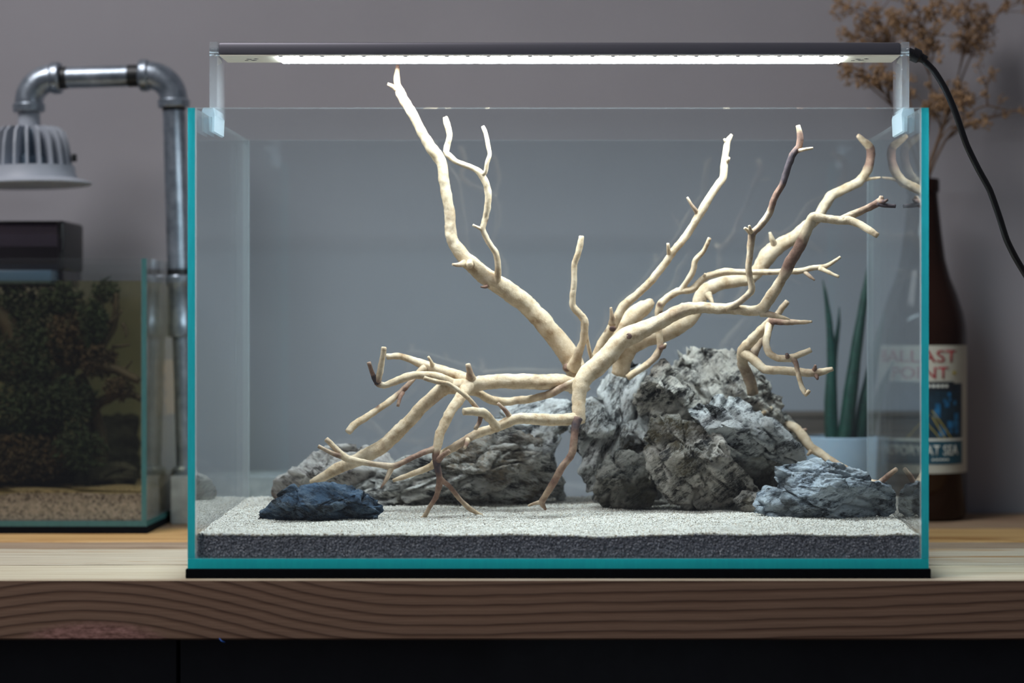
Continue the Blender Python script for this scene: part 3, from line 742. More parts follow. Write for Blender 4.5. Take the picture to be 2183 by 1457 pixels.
# central front piece
B_ = wood_root(P(1235, 897, 1.845), 'thick front driftwood with a long right arm resting over the summit stones')
arm = br(B_, 'trunk', [(1233, 902, 1.845, 15), (1234, 875, 1.847, 14.5), (1235, 845, 1.85, 15.5), (1238, 817, 1.853, 18), (1254, 795, 1.856, 20.5), (1276, 777, 1.858, 21), (1309, 744, 1.86, 20.5), (1342, 718, 1.862, 21), (1384, 698, 1.862, 17), (1421, 679, 1.86, 15), (1458, 661, 1.858, 15, .3), (1507, 656, 1.855, 11, .25), (1557, 659, 1.85, 11.5), (1606, 665, 1.847, 11), (1626, 658, 1.845, 12.5), (1642, 635, 1.843, 12), (1666, 597, 1.84, 11, .3), (1683, 562, 1.838, 12, .55), (1705, 522, 1.835, 12, .6), (1722, 486, 1.832, 11.5, .15), (1734, 465, 1.83, 11.5), (1757, 466, 1.827, 9), (1786, 470, 1.825, 9), (1811, 470, 1.823, 9.5, .25), (1831, 477, 1.82, 8, .3), (1853, 490, 1.815, 7.5, .2), (1871, 503, 1.812, 6, .3)], 0.0, 0.08, 18)
b2 = br(B_, 'branch', [(1795, 470, 1.824, 8), (1816, 460, 1.825, 8, .5), (1841, 448, 1.827, 7.5, .6), (1866, 435, 1.826, 8, .6), (1877, 427, 1.824, 8, .3), (1878, 418, 1.824, 4)], 0.2, 0.3)
br(b2, 'twig', [(1872, 434, 1.825, 6, .8), (1886, 438, 1.822, 5, 1.1), (1909, 440, 1.8195, 4.5, 1.2)], 0.2, 1.0)
br(b2, 'twig', [(1874, 430, 1.825, 5), (1886, 430, 1.818, 4, .9), (1892, 426, 1.815, 3, 1.0)], 0.2)
b3 = br(B_, 'branch', [(1552, 658, 1.85, 8), (1568, 649, 1.845, 6.5), (1589, 634, 1.84, 7, .3), (1602, 619, 1.838, 7.5), (1599, 597, 1.836, 7), (1595, 570, 1.834, 7), (1598, 545, 1.833, 7.5), (1601, 520, 1.832, 8, .3), (1604, 499, 1.831, 8.5, .5), (1618, 485, 1.83, 7.5, .5), (1640, 455, 1.83, 7, .5), (1650, 425, 1.829, 7, .8), (1668, 393, 1.828, 7, .8), (1680, 356, 1.828, 7.5, .9), (1690, 331, 1.828, 7.5, .9), (1704, 312, 1.828, 7, .8), (1706, 290, 1.828, 6.5, .9), (1701, 268, 1.828, 5, .3)], 0.3, 0.15)
br(b3, 'twig', [(1700, 322, 1.828, 4.5, .7), (1714, 319, 1.822, 3.5), (1733, 316, 1.82, 3)], 0.2, 0.0)
br(b3, 'twig', [(1602, 498, 1.831, 5), (1594, 491, 1.826, 4, .3), (1587, 486, 1.824, 2.6)], 0.2)
br(b3, 'twig', [(1602, 498, 1.831, 5), (1599, 489, 1.822, 3.5), (1597, 481, 1.82, 2.4)], 0.2)
br(B_, 'twig', [(1622, 667, 1.845, 8), (1648, 672, 1.842, 6, .3), (1668, 677, 1.84, 4), (1683, 681, 1.838, 2)], 0.2)
br(B_, 'knot', [(1342, 718, 1.859, 11), (1340, 717, 1.8530, 6, .9)], 0.1, 0.5)
left = br(B_, 'branch', [(1238, 890, 1.847, 14), (1217, 895, 1.843, 13.5), (1183, 896, 1.838, 13), (1146, 894, 1.834, 12.5), (1109, 892, 1.83, 12), (1080, 901, 1.828, 11), (1047, 915, 1.828, 10), (1018, 926, 1.83, 9.5, .3), (993, 938, 1.832, 9, .4), (961, 958, 1.836, 8.5, .4), (938, 973, 1.84, 8), (920, 994, 1.845, 7.5), (899, 1003, 1.848, 7), (869, 1015, 1.85, 6), (838, 1025, 1.852, 4)], 0.0, 0.10)
br(left, 'twig', [(1090, 895, 1.83, 7), (1079, 878, 1.826, 4.5, .7), (1061, 860, 1.824, 3.4, .4)], 0.2)
lk = br(left, 'branch', [(1063, 914, 1.826, 9), (1047, 896, 1.818, 9.5), (1032, 881, 1.813, 10), (1013, 879, 1.808, 9), (988, 879, 1.804, 8)], 0.1, 0.05)
br(left, 'twig', [(1022, 877, 1.813, 6), (1016, 870, 1.812, 5, .4), (998, 849, 1.81, 5), (973, 829, 1.81, 5), (956, 818, 1.81, 5, .3), (934, 815, 1.81, 5), (904, 807, 1.808, 5)], 0.2, 0.08)
br(left, 'twig', [(1026, 884, 1.815, 5, .7), (1022, 902, 1.818, 4.5, .5), (1014, 915, 1.815, 4.5, .3)], 0.2)
br(left, 'twig', [(998, 938, 1.83, 5), (994, 950, 1.825, 4, .7), (990, 957, 1.824, 2.6)], 0.2)
br(B_, 'branch', [(1232, 893, 1.842, 11, .8), (1226, 911, 1.838, 8.5, .8), (1223, 941, 1.836, 8, .55), (1218, 970, 1.835, 8, .6), (1198, 997, 1.835, 8, .6), (1181, 1027, 1.838, 7.5, .5), (1164, 1055, 1.842, 7, .3), (1155, 1071, 1.845, 7), (1163, 1087, 1.848, 3)], 0.1, 0.4)
br(B_, 'twig', [(1155, 1071, 1.845, 5), (1143, 1073, 1.846, 3.6, .4), (1126, 1079, 1.847, 2.4, .4)], 0.2)

# left spread piece
C_ = wood_root(P(990, 830, 1.862), 'horizontal left driftwood limb spreading into several legs and raised twigs')
br(C_, 'trunk', [(1240, 828, 1.885, 14), (1222, 822, 1.882, 15.5, .35), (1196, 816, 1.878, 17, .2), (1159, 814, 1.874, 16.5), (1109, 812, 1.87, 16), (1060, 814, 1.866, 15.5), (1018, 818, 1.863, 16), (985, 823, 1.861, 17), (950, 826, 1.861, 15.5), (923, 847, 1.862, 14, .3), (886, 883, 1.863, 14), (849, 923, 1.864, 14.5), (807, 957, 1.866, 15), (763, 980, 1.869, 14), (713, 1004, 1.873, 12), (678, 1022, 1.876, 8.5), (662, 1029, 1.878, 5)], 0.0, 0.06, 18)
c2 = br(C_, 'branch', [(962, 820, 1.86, 11), (940, 806, 1.852, 9.5), (911, 801, 1.846, 9), (881, 800, 1.842, 9), (849, 811, 1.838, 8), (819, 823, 1.836, 7.5), (804, 817, 1.834, 8, .5), (808, 803, 1.832, 7, .25), (813, 779, 1.83, 6.5, .2), (819, 741, 1.828, 6, .3)], 0.2, 0.06)
br(c2, 'twig', [(806, 817, 1.834, 7, .9), (797, 805, 1.832, 5.5, 1.0), (792, 792, 1.83, 4.5, .6), (786, 773, 1.828, 4.2, .6)], 0.1, 0.6)
c3 = br(C_, 'branch', [(1000, 815, 1.862, 12), (973, 799, 1.87, 10.5), (941, 791, 1.876, 11), (906, 779, 1.88, 10.5), (874, 766, 1.882, 8), (849, 760, 1.882, 7), (824, 761, 1.882, 6.5, .2)], 0.1, 0.06)
br(c3, 'twig', [(923, 782, 1.876, 5), (920, 773, 1.872, 3.6), (913, 761, 1.87, 2.8)], 0.2)
c4 = br(C_, 'branch', [(905, 785, 1.878, 8), (890, 797, 1.874, 6), (879, 811, 1.87, 5.5, .35), (857, 834, 1.866, 6, .6), (824, 861, 1.862, 7), (787, 886, 1.858, 7), (757, 904, 1.854, 8), (742, 922, 1.85, 7, .3)], 0.1, 0.12)
br(c4, 'twig', [(858, 836, 1.866, 5, .7), (852, 848, 1.862, 4.5, .7), (848, 867, 1.86, 3.2, .6)], 0.2)
br(C_, 'twig', [(1003, 806, 1.858, 9), (1001, 792, 1.852, 6.5, .5), (998, 777, 1.85, 5.5, .4)], 0.2, 0.3)
c6 = br(C_, 'branch', [(998, 822, 1.858, 14), (990, 835, 1.85, 12), (977, 855, 1.842, 11.5), (956, 886, 1.834, 11), (938, 923, 1.83, 10), (933, 952, 1.828, 9.5), (929, 972, 1.827, 8.5, .6), (931, 988, 1.827, 7.5, .9), (935, 1008, 1.828, 7, .9), (938, 1027, 1.83, 7, .8), (931, 1057, 1.835, 6, .6), (916, 1082, 1.84, 5, .4), (904, 1104, 1.843, 5, .2), (887, 1115, 1.846, 3)], 0.0, 0.06)
br(c6, 'twig', [(936, 1020, 1.83, 6, .8), (946, 1028, 1.831, 5.2, .8), (958, 1038, 1.834, 5, .7), (978, 1062, 1.842, 5, .6), (1000, 1084, 1.85, 5, .5), (1023, 1098, 1.857, 4.2, .3), (1036, 1103, 1.86, 2.4)], 0.2, 0.6)
br(c6, 'twig', [(932, 983, 1.827, 6, .8), (944, 971, 1.822, 5, .7), (958, 961, 1.82, 4.5, .5)], 0.2, 0.6)
c7 = br(c6, 'branch', [(930, 956, 1.828, 7, .4), (910, 963, 1.824, 6, .5), (886, 973, 1.82, 6, .6), (849, 991, 1.815, 6, .6), (832, 996, 1.814, 7, .45), (800, 991, 1.812, 6, .4), (763, 984, 1.81, 7, .2), (735, 976, 1.809, 8, .15), (713, 955, 1.808, 6.2, .2), (695, 937, 1.807, 5.4, .25)], 0.1, 0.3)
br(c6, 'twig', [(728, 974, 1.809, 6), (718, 971, 1.804, 5, .5), (698, 962, 1.802, 4.3, .3), (679, 952, 1.80, 4.2, .25)], 0.1, 0.3)
br(c6, 'twig', [(834, 998, 1.814, 6, .4), (826, 1018, 1.812, 4.5, .4), (812, 1041, 1.81, 2, .6)], 0.1, 0.4)
br(C_, 'branch', [(985, 828, 1.865, 10), (1018, 838, 1.875, 8.5), (1047, 852, 1.882, 9), (1075, 857, 1.886, 9, .2), (1105, 853, 1.886, 9, .25), (1134, 851, 1.882, 8), (1171, 841, 1.874, 8, .4), (1200, 827, 1.868, 7.5, .6), (1224, 813, 1.86, 7, .3)], 0.1, 0.08)

# straight rising branch
E_ = wood_root(P(1268, 780, 1.90), 'slim straight driftwood branch rising diagonally with a thorny spur')
e1 = br(E_, 'trunk', [(1256, 800, 1.90, 9), (1270, 757, 1.90, 9), (1285, 728, 1.898, 9.5), (1306, 694, 1.895, 10.5, .2), (1327, 656, 1.893, 9), (1359, 627, 1.89, 8.5), (1389, 597, 1.888, 8.5), (1417, 562, 1.886, 8), (1436, 536, 1.885, 8.2), (1465, 500, 1.884, 8), (1488, 463, 1.882, 8.8), (1503, 438, 1.88, 9), (1520, 411, 1.88, 7.8), (1540, 381, 1.88, 8), (1544, 353, 1.88, 8), (1547, 322, 1.88, 7.2), (1552, 300, 1.88, 6.5), (1560, 287, 1.88, 3.5)], 0.0, 0.05)
br(e1, 'twig', [(1488, 458, 1.882, 5), (1482, 447, 1.878, 3.8, .4), (1473, 435, 1.876, 3.4, .4), (1465, 421, 1.875, 2.6, .3)], 0.2, 0.2)
br(e1, 'twig', [(1428, 542, 1.885, 5), (1425, 532, 1.88, 3.8), (1424, 519, 1.878, 3)], 0.2)
br(e1, 'twig', [(1549, 345, 1.88, 5), (1554, 337, 1.876, 3.6, .4)], 0.1)
br(e1, 'twig', [(1549, 305, 1.88, 4), (1544, 297, 1.877, 2.6)], 0.1)
br(e1, 'twig', [(1306, 690, 1.893, 7, .3), (1304, 674, 1.888, 4.5, .4), (1302, 656, 1.886, 2.4, .4)], 0.2, 0.3)
br(e1, 'knot', [(1306, 700, 1.893, 8, .5), (1305, 702, 1.8900, 6, .9)], 0.1, 0.7)
br(E_, 'twig', [(1250, 712, 1.88, 4), (1254, 735, 1.882, 4, .2), (1258, 752, 1.885, 4.2), (1264, 772, 1.89, 6)], 0.0)

# large rear piece on the right
G_ = wood_root(P(1330, 790, 1.925), 'heavy rear driftwood curving up to the right glass with a pale cut tip')
br(G_, 'trunk', [(1322, 800, 1.925, 19), (1328, 770, 1.922, 18.5), (1345, 742, 1.918, 17), (1372, 728, 1.915, 16), (1408, 716, 1.913, 17), (1445, 700, 1.912, 15.5), (1470, 683, 1.913, 15), (1486, 655, 1.916, 14.5), (1495, 633, 1.918, 15), (1510, 617, 1.92, 15), (1535, 606, 1.922, 14), (1569, 600, 1.924, 13.5), (1602, 593, 1.926, 13, .2), (1618, 573, 1.927, 15, .2), (1637, 545, 1.928, 18.5), (1663, 522, 1.928, 16), (1690, 507, 1.928, 13.5), (1717, 487, 1.927, 13), (1744, 462, 1.926, 12), (1758, 437, 1.926, 11), (1772, 418, 1.925, 11, .25), (1803, 402, 1.925, 9.8), (1831, 386, 1.925, 10, .15), (1848, 366, 1.925, 9.8, .3), (1856, 340, 1.924, 9.2, .7), (1857, 319, 1.923, 9, .75), (1851, 308, 1.921, 9, .1), (1838, 298, 1.918, 7), (1829, 289, 1.916, 4.5)], 0.0, 0.07, 18)
br(G_, 'branch', [(1308, 745, 1.912, 18), (1326, 710, 1.91, 19), (1347, 680, 1.91, 19), (1370, 658, 1.91, 16.5), (1386, 646, 1.91, 11), (1392, 643, 1.91, 7)], 0.0, 0.04)
f_ = br(G_, 'branch', [(1338, 806, 1.895, 7), (1359, 792, 1.895, 7.2), (1394, 765, 1.895, 8, .3), (1407, 742, 1.895, 7.2, .3), (1406, 715, 1.893, 7), (1403, 680, 1.892, 7.5), (1406, 654, 1.89, 9), (1419, 639, 1.89, 8), (1445, 622, 1.888, 8), (1474, 619, 1.886, 8), (1489, 605, 1.885, 7.3), (1507, 590, 1.884, 7.4), (1544, 580, 1.882, 8), (1581, 581, 1.88, 6.3), (1619, 581, 1.878, 6.2), (1656, 580, 1.876, 6.2), (1705, 578, 1.872, 6.5, .2), (1730, 572, 1.87, 6), (1753, 570, 1.868, 6), (1769, 564, 1.867, 4.5), (1792, 548, 1.865, 3.2)], 0.0, 0.08)
br(f_, 'twig', [(1748, 571, 1.868, 5), (1763, 579, 1.864, 4), (1788, 591, 1.86, 3.2)], 0.1, 0.03)
br(f_, 'twig', [(1714, 578, 1.872, 5, .3), (1724, 587, 1.868, 4, .4), (1737, 598, 1.866, 2)], 0.1, 0.3)
br(f_, 'twig', [(1452, 621, 1.888, 7), (1463, 604, 1.884, 5.6), (1477, 580, 1.88, 6), (1482, 556, 1.878, 6.6), (1499, 537, 1.876, 5), (1513, 508, 1.874, 4.2, .2)], 0.2, 0.06)
br(f_, 'twig', [(1500, 594, 1.884, 5), (1503, 584, 1.88, 2.6)], 0.1)
br(f_, 'twig', [(1407, 742, 1.894, 5, .5), (1416, 740, 1.89, 4, .5), (1419, 733, 1.888, 2.6)], 0.1)
br(G_, 'twig', [(1842, 383, 1.925, 5), (1858, 381, 1.925, 3.2, .2), (1877, 379, 1.924, 2.6, .2)], 0.2)
br(G_, 'twig', [(1652, 528, 1.926, 8), (1646, 512, 1.92, 5.5), (1641, 496, 1.918, 3)], 0.2, 0.2)
br(G_, 'twig', [(1510, 628, 1.91, 7), (1517, 642, 1.902, 4.5), (1520, 650, 1.90, 3)], 0.1)
br(G_, 'twig', [(1764, 424, 1.925, 4), (1764, 411, 1.924, 1.8)], 0.1)

# small forked piece on the right
H_ = wood_root(P(1595, 830, 1.905), 'small reddish forked driftwood standing behind the summit stone')
h1 = br(H_, 'trunk', [(1606, 840, 1.915, 12, .4), (1596, 806, 1.91, 12, .5), (1583, 775, 1.902, 12, .4), (1584, 747, 1.892, 12.5, .2), (1602, 727, 1.885, 11, .15), (1626, 702, 1.878, 10), (1641, 688, 1.873, 10, .5), (1652, 685, 1.868, 9, .9), (1680, 687, 1.86, 7, .55), (1710, 687, 1.852, 5, .5), (1731, 686, 1.848, 2.6, .4)], 0.0, 0.2)
h2 = br(H_, 'branch', [(1640, 692, 1.873, 9, .2), (1636, 712, 1.864, 7.5), (1633, 735, 1.858, 7.5), (1640, 754, 1.854, 7.6), (1657, 764, 1.852, 7.5), (1685, 764, 1.85, 8), (1703, 757, 1.848, 6.5), (1729, 747, 1.846, 6)], 0.1, 0.08)
br(h2, 'twig', [(1690, 764, 1.849, 6.5, .4), (1697, 776, 1.847, 5.3, .5), (1701, 795, 1.846, 5, .3), (1708, 822, 1.845, 5, .3), (1718, 841, 1.844, 6), (1725, 833, 1.842, 4)], 0.1, 0.3)
br(h2, 'knot', [(1679, 762, 1.848, 5, .6), (1677, 756, 1.8455, 4, .9)], 0.1, 0.8)
h3 = br(H_, 'branch', [(1583, 748, 1.892, 11, .2), (1603, 765, 1.885, 10.5, .15), (1630, 789, 1.88, 9.5), (1668, 791, 1.876, 9), (1717, 795, 1.872, 9), (1744, 795, 1.87, 9, .2), (1758, 792, 1.868, 7.5), (1775, 787, 1.866, 4.5)], 0.1, 0.1)
br(h3, 'twig', [(1736, 792, 1.87, 6), (1738, 779, 1.866, 2.4, .6)], 0.1, 0.4)
br(h3, 'twig', [(1740, 798, 1.87, 6), (1743, 809, 1.866, 2.6, .6)], 0.1, 0.4)
br(H_, 'branch', [(1600, 765, 1.898, 10, .6), (1611, 747, 1.898, 8.5, .5), (1624, 725, 1.898, 8, .4), (1646, 688, 1.897, 6.5, .2), (1668, 656, 1.895, 6.5, .3), (1679, 642, 1.894, 5.5)], 0.1, 0.3)
br(H_, 'twig', [(1612, 890, 1.93, 5), (1645, 870, 1.945, 4), (1664, 856, 1.95, 3.2, .3)], 0.0, 0.2)

# low right stick
I_ = wood_root(P(1660, 900, 1.955), 'low bent driftwood stick running down behind the blue grey stone')
i1 = br(I_, 'trunk', [(1630, 880, 1.965, 7), (1667, 902, 1.96, 7.5), (1697, 914, 1.952, 10), (1712, 933, 1.945, 11), (1730, 954, 1.935, 10, .15), (1757, 974, 1.92, 8.5, .3), (1789, 993, 1.90, 7.5, .4), (1824, 1012, 1.875, 7, .3), (1856, 1028, 1.848, 6.3, .2), (1874, 1030, 1.835, 7, .4), (1892, 1016, 1.823, 6, .7), (1911, 1001, 1.8145, 5, .5)], 0.0, 0.1)
br(i1, 'twig', [(1712, 920, 1.948, 6), (1719, 915, 1.945, 2.6, .5)], 0.1)
br(i1, 'twig', [(1732, 960, 1.933, 6), (1722, 970, 1.925, 2.6, .5)], 0.1)

# ------------------------------------------------------------------ LED lamp on the large tank
LY0, LY1, LZ0, LZ1 = 0.0850, 0.1320, 0.4348, 0.4460
lamp = empty('aquarium_lamp', (0, 0.1085, TZ1), 'long dark grey LED bar lamp on clear legs above the large aquarium', 'lamp')
def lb(name, a, b, mat, bevel=0.0, parent=None):
    o = box(name, a, b, mat, None, bevel); o.parent = parent or lamp; o.location = -lamp.location; return o
hs = lb('housing', (-0.2890, LY0, LZ0+0.0004), (0.2915, LY1, LZ1), M_ALU, 0.0022)
face = lb('lamp_face', (-0.2880, LY0+0.0008, LZ0-0.0004), (0.2905, LY1-0.0008, LZ0+0.0006), M_CREAM)
me_m, nt, out = new_mat('led_diffuser'); em = N(nt, 'Emission'); em.inputs[0].default_value = (0.86, 0.95, 1.0, 1); em.inputs[1].default_value = LED_STRENGTH
L(nt, em.outputs[0], out.inputs[0])
lb('diffuser', (-0.2395, LY0+0.0035, LZ0-0.0016), (0.2440, LY1-0.004, LZ0-0.0004), me_m, parent=None)
bulb = simple('led_lens', (0.9, 0.93, 0.95), 0.2)
for k in range(28):                                  # row of little lens bumps along the front lip
    x = -0.236+k*(0.477/27)
    o = lathe('lens', [(0.0024, 0), (0.0020, 0.0008), (0.0, 0.0011)], bulb, hs, 12, loc=Vector((x, LY0+0.0017, LZ0-0.0004)))
    o.rotation_euler = (math.pi, 0, 0)
for s, x0 in ((-1, -0.2964), (1, 0.2920)):
    x1 = x0+0.0066 if s < 0 else x0+0.0064
    leg = lb('leg', (x0, LY0-0.0004, 0.3835), (x1, LY1+0.0006, LZ1+0.0002), M_ACRYL, 0.0004)
    for yy in (LY0+0.012, LY1-0.012):
        o = lathe('screw', [(0.0, -0.0046), (0.0024, -0.0046), (0.0024, 0.0046), (0.0, 0.0046)], M_CHROME, leg, 16, 'X', Vector(((x0+x1)/2, yy, 0.4405)))
    cx = s*0.297
    bm = bmesh.new()                                  # saddle pad straddling the rim
    pr = [(-0.0050, 0.3700), (-0.0034, 0.3692), (-0.0034, 0.3822), (0.0034, 0.3822), (0.0034, 0.3692), (0.0050, 0.3700), (0.0056, 0.3850), (0.0044, 0.3900), (-0.0044, 0.3900), (-0.0056, 0.3850)]
    A0 = [bm.verts.new((cx+a, LY0-0.003, b)) for a, b in pr]; B0 = [bm.verts.new((cx+a, LY1+0.003, b)) for a, b in pr]
    for j in range(len(pr)):
        j2 = (j+1) % len(pr); bm.faces.new((A0[j], A0[j2], B0[j2], B0[j]))
    bm.faces.new(A0); bm.faces.new(B0[::-1])
    o = link('pad', bm_mesh('pad', bm), M_PAD, lamp); o.location = -lamp.location
    # tiny printed marks on the lamp face
    xm = s*0.262-0.004
    for q, (dx, dy, w2, h2, r) in enumerate([(0, 0, .0042, .0012, .5), (.003, .003, .005, .0012, -.7), (.006, -.002, .0036, .0012, .9), (-.003, .004, .003, .001, 0)]):
        o = box('print_mark', (-w2/2, -h2/2*2, -0.0001), (w2/2, h2/2*2, 0.0001), M_INK, lamp)
        o.location = Vector((xm+dx*1.1, LY0+0.023+dy*2, LZ0-0.00052))-lamp.location; o.rotation_euler = (0, 0, r)
# cord and its boot
bt = lathe('cord_boot', [(0.0, -0.001), (0.0042, -0.001), (0.0042, 0.003), (0.0062, 0.003), (0.0062, 0.009), (0.0042, 0.011), (0.0036, 0.016), (0.0, 0.016)], M_BLACKP, lamp, 20, 'X', P(1938, 112, 1.818)-lamp.location, 30)
bt.rotation_euler = (0, math.radians(24), 0)
cpts = [(1946, 114, 1.818, 7), (1962, 123, 1.818, 7), (1990, 150, 1.82, 7), (2015, 190, 1.822, 7), (2036, 238, 1.825, 7), (2060, 308, 1.83, 7), (2085, 360, 1.835, 7), (2110, 406, 1.84, 7), (2130, 462, 1.845, 7), (2146, 512, 1.85, 7), (2166, 552, 1.855, 7), (2190, 592, 1.86, 7), (2230, 660, 1.87, 7), (2275, 780, 1.89, 7), (2305, 950, 1.92, 7), (2320, 1090, 1.95, 7), (2350, 1158, 1.985, 7), (2420, 1161, 1.982, 7)]
A = [(*P(a, b, c)[:], r*c/F, 0) for a, b, c, r in cpts]
ROOT_LOC[lamp.name] = tuple(lamp.location)
tube('power_cord', A, M_BLACKP, lamp, 0.004, 12, 0.0, 0, 5, True, None)

# ------------------------------------------------------------------ left tank
LT0, LT1 = CAM.y+2.082, CAM.y+2.285; LX1 = -0.4057; LX0 = -0.700; LTZ0, LTZ1 = 0.0072, 0.2716
o = box('tank_mat', (LX0-0.001, LT0-0.001, 0), (LX1+0.001, LT1+0.001, LTZ0-0.0001), M_BLACK, None, 0.0006, 1)
tag(o, 'dark mat under the small planted tank at left', 'mat')
t2 = empty('small_aquarium', ((LX0+LX1)/2, (LT0+LT1)/2, LTZ0), 'small filled glass tank with dark plants at the left edge', 'aquarium')
def tp2(*a):
    o = pane(*a); o.location = -t2.location
tp2('bottom_pane', (LX0, LT0, LTZ0), (LX1, LT1, LTZ0+0.0055), 2, t2, M_GLASS2, M_EDGE2); z2 = LTZ0+0.0057
tp2('side_pane', (LX0, LT0, z2), (LX0+.005, LT1, LTZ1), 0, t2, M_GLASS2, M_EDGE2)
tp2('side_pane', (LX1-.005, LT0, z2), (LX1, LT1, LTZ1), 0, t2, M_GLASS2, M_EDGE2)
tp2('front_pane', (LX0+.0052, LT0+.0002, z2), (LX1-.0052, LT0+.005, LTZ1), 1, t2, M_GLASS2, M_EDGE2)
tp2('back_pane', (LX0+.0052, LT1-.005, z2), (LX1-.0052, LT1-.0002, LTZ1), 1, t2, M_GLASS2, M_EDGE2)
o = box('water', (LX0+.0055, LT0+.0054, 0.0405), (LX1-.0055, LT1-.0054, 0.2497), M_WATER); tag(o, 'dim olive tinted water filling the small tank', 'water', kind='stuff')
# tan sand bed
nx, ny = 60, 30; V = []; Fc = []
for i in range(nx):
    for j in range(ny):
        x = LX0+.006+(LX1-LX0-.012)*i/(nx-1); y = LT0+.006+(LT1-LT0-.012)*j/(ny-1)
        V.append((x, y, 0.0385+0.003*math.sin(x*23)+0.002*math.sin(x*51+y*40)+0.004*j/ny))
for i in range(nx-1):
    for j in range(ny-1): a = i*ny+j; Fc.append((a, a+ny, a+ny+1, a+1))
ring = [i*ny for i in range(nx)]+[(nx-1)*ny+j for j in range(1, ny)]+[i*ny+ny-1 for i in range(nx-2, -1, -1)]+[j for j in range(ny-2, 0, -1)]
b0 = len(V)
for r in ring: V.append((V[r][0], V[r][1], 0.0132))
for k in range(len(ring)): Fc.append((ring[k], b0+k, b0+(k+1) % len(ring), ring[(k+1) % len(ring)]))
o = link('sand', mesh_np('sand', V, Fc, False), M_TANSAND); tag(o, 'tan gravelly sand bed in the small planted tank', 'sand', kind='stuff')
# stones, wood and moss in the small tank
RK_DK = rock_mat('wet_dark_stone', (0.006, 0.007, 0.007), (0.018, 0.019, 0.018), (0.045, 0.045, 0.04), (0.03, 0.025, 0.012), 0.6, 0.8, (0.06, 0.06, 0.05), 0.3, 9.0)
s1 = stone([(150, 1062), (170, 1010), (215, 990), (262, 985), (296, 1000), (298, 1050), (250, 1066)], 2.15, 0.035, RK_DK, 'slanted dark stone at the right corner of the small tank', 31, sub=5, amp=0.7); s1['group'] = 'stones in the small tank'
s2 = stone([(-60, 1062), (-40, 950), (0, 905), (60, 890), (120, 905), (150, 960), (190, 1010), (200, 1062)], 2.17, 0.045, RK_DK, 'large dark mossy stone in the middle of the small tank', 32, sub=5, amp=0.9); s2['group'] = 'stones in the small tank'
s3 = stone([(140, 1050), (150, 900), (170, 885), (240, 882), (300, 886), (302, 1055)], 2.235, 0.030, RK_DK, 'black upright slab against the rear of the small tank', 33, sub=5, amp=0.5, e=0.5); s3['group'] = 'stones in the small tank'
W_ = empty('sunken_driftwood', P(120, 1000, 2.17), 'dark moss covered driftwood tangle inside the small tank', 'driftwood')
ROOT_LOC[W_.name] = tuple(W_.location)
def sb(name, pts, mat=M_DARKWOOD, rough=0.3):
    SEED[0] += 7; A = [(*P(a, b, c)[:], r*c/F, 0) for a, b, c, r in pts]
    o = tube(name, A, mat, W_, 0.004, 10, rough, 0.2, SEED[0]); return o
sb('branch', [(130, 1010, 2.19, 26), (110, 930, 2.18, 26), (120, 830, 2.17, 24), (160, 740, 2.165, 22), (190, 690, 2.16, 18), (210, 640, 2.16, 14)])
sb('branch', [(120, 860, 2.175, 22), (60, 780, 2.165, 22), (20, 700, 2.16, 20), (-30, 640, 2.16, 18)])
sb('branch', [(150, 770, 2.165, 14), (200, 780, 2.15, 12), (250, 790, 2.14, 10), (296, 812, 2.13, 8)])
sb('branch', [(205, 760, 2.16, 10), (240, 700, 2.155, 8), (248, 660, 2.15, 7), (248, 626, 2.15, 6)])
sb('branch', [(180, 880, 2.17, 14), (230, 850, 2.16, 11), (270, 835, 2.15, 9), (300, 850, 2.14, 7)])
sb('branch', [(40, 800, 2.165, 18), (-60, 780, 2.17, 16), (-140, 720, 2.17, 13), (-190, 660, 2.17, 9)])
sb('branch', [(200, 1030, 2.18, 18), (215, 960, 2.175, 16), (200, 880, 2.17, 15), (170, 800, 2.165, 14)])
for (a, b, c, d2) in ((230, 690, 262, 660), (240, 740, 278, 735), (220, 660, 200, 615), (250, 800, 282, 770), (262, 690, 268, 720)):
    sb('twig', [(a, b, 2.15, 4), ((a+c)/2+4, (b+d2)/2, 2.148, 3), (c, d2, 2.146, 2)])
def moss(name, cx, cy, d, rx, ry, rz, n, mat, seed):
    rs = np.random.RandomState(seed); V = []; T = []
    c = np.array(P(cx, cy, d))
    for k in range(n):
        q = rs.randn(3); q /= np.linalg.norm(q); q *= rs.rand()**0.4
        p = c+q*np.array([rx*d/F, rz, ry*d/F])
        s = rs.uniform(0.0025, 0.0065); a = rs.randn(3); a /= np.linalg.norm(a); b = np.cross(a, rs.randn(3)); b /= np.linalg.norm(b); e3 = np.cross(a, b)
        i = len(V); V += [p-a*s, p+b*s*0.35, p+a*s, p-b*s*0.35, p+e3*s*0.18]
        T += [(i, i+1, i+4), (i+1, i+2, i+4), (i+2, i+3, i+4), (i+3, i, i+4), (i, i+3, i+1), (i+1, i+3, i+2)]
    V = np.array(V)-np.array(W_.location)
    o = link(name, mesh_tris(name, V, np.array(T), False), mat, W_); tag(o, kind='stuff'); return o
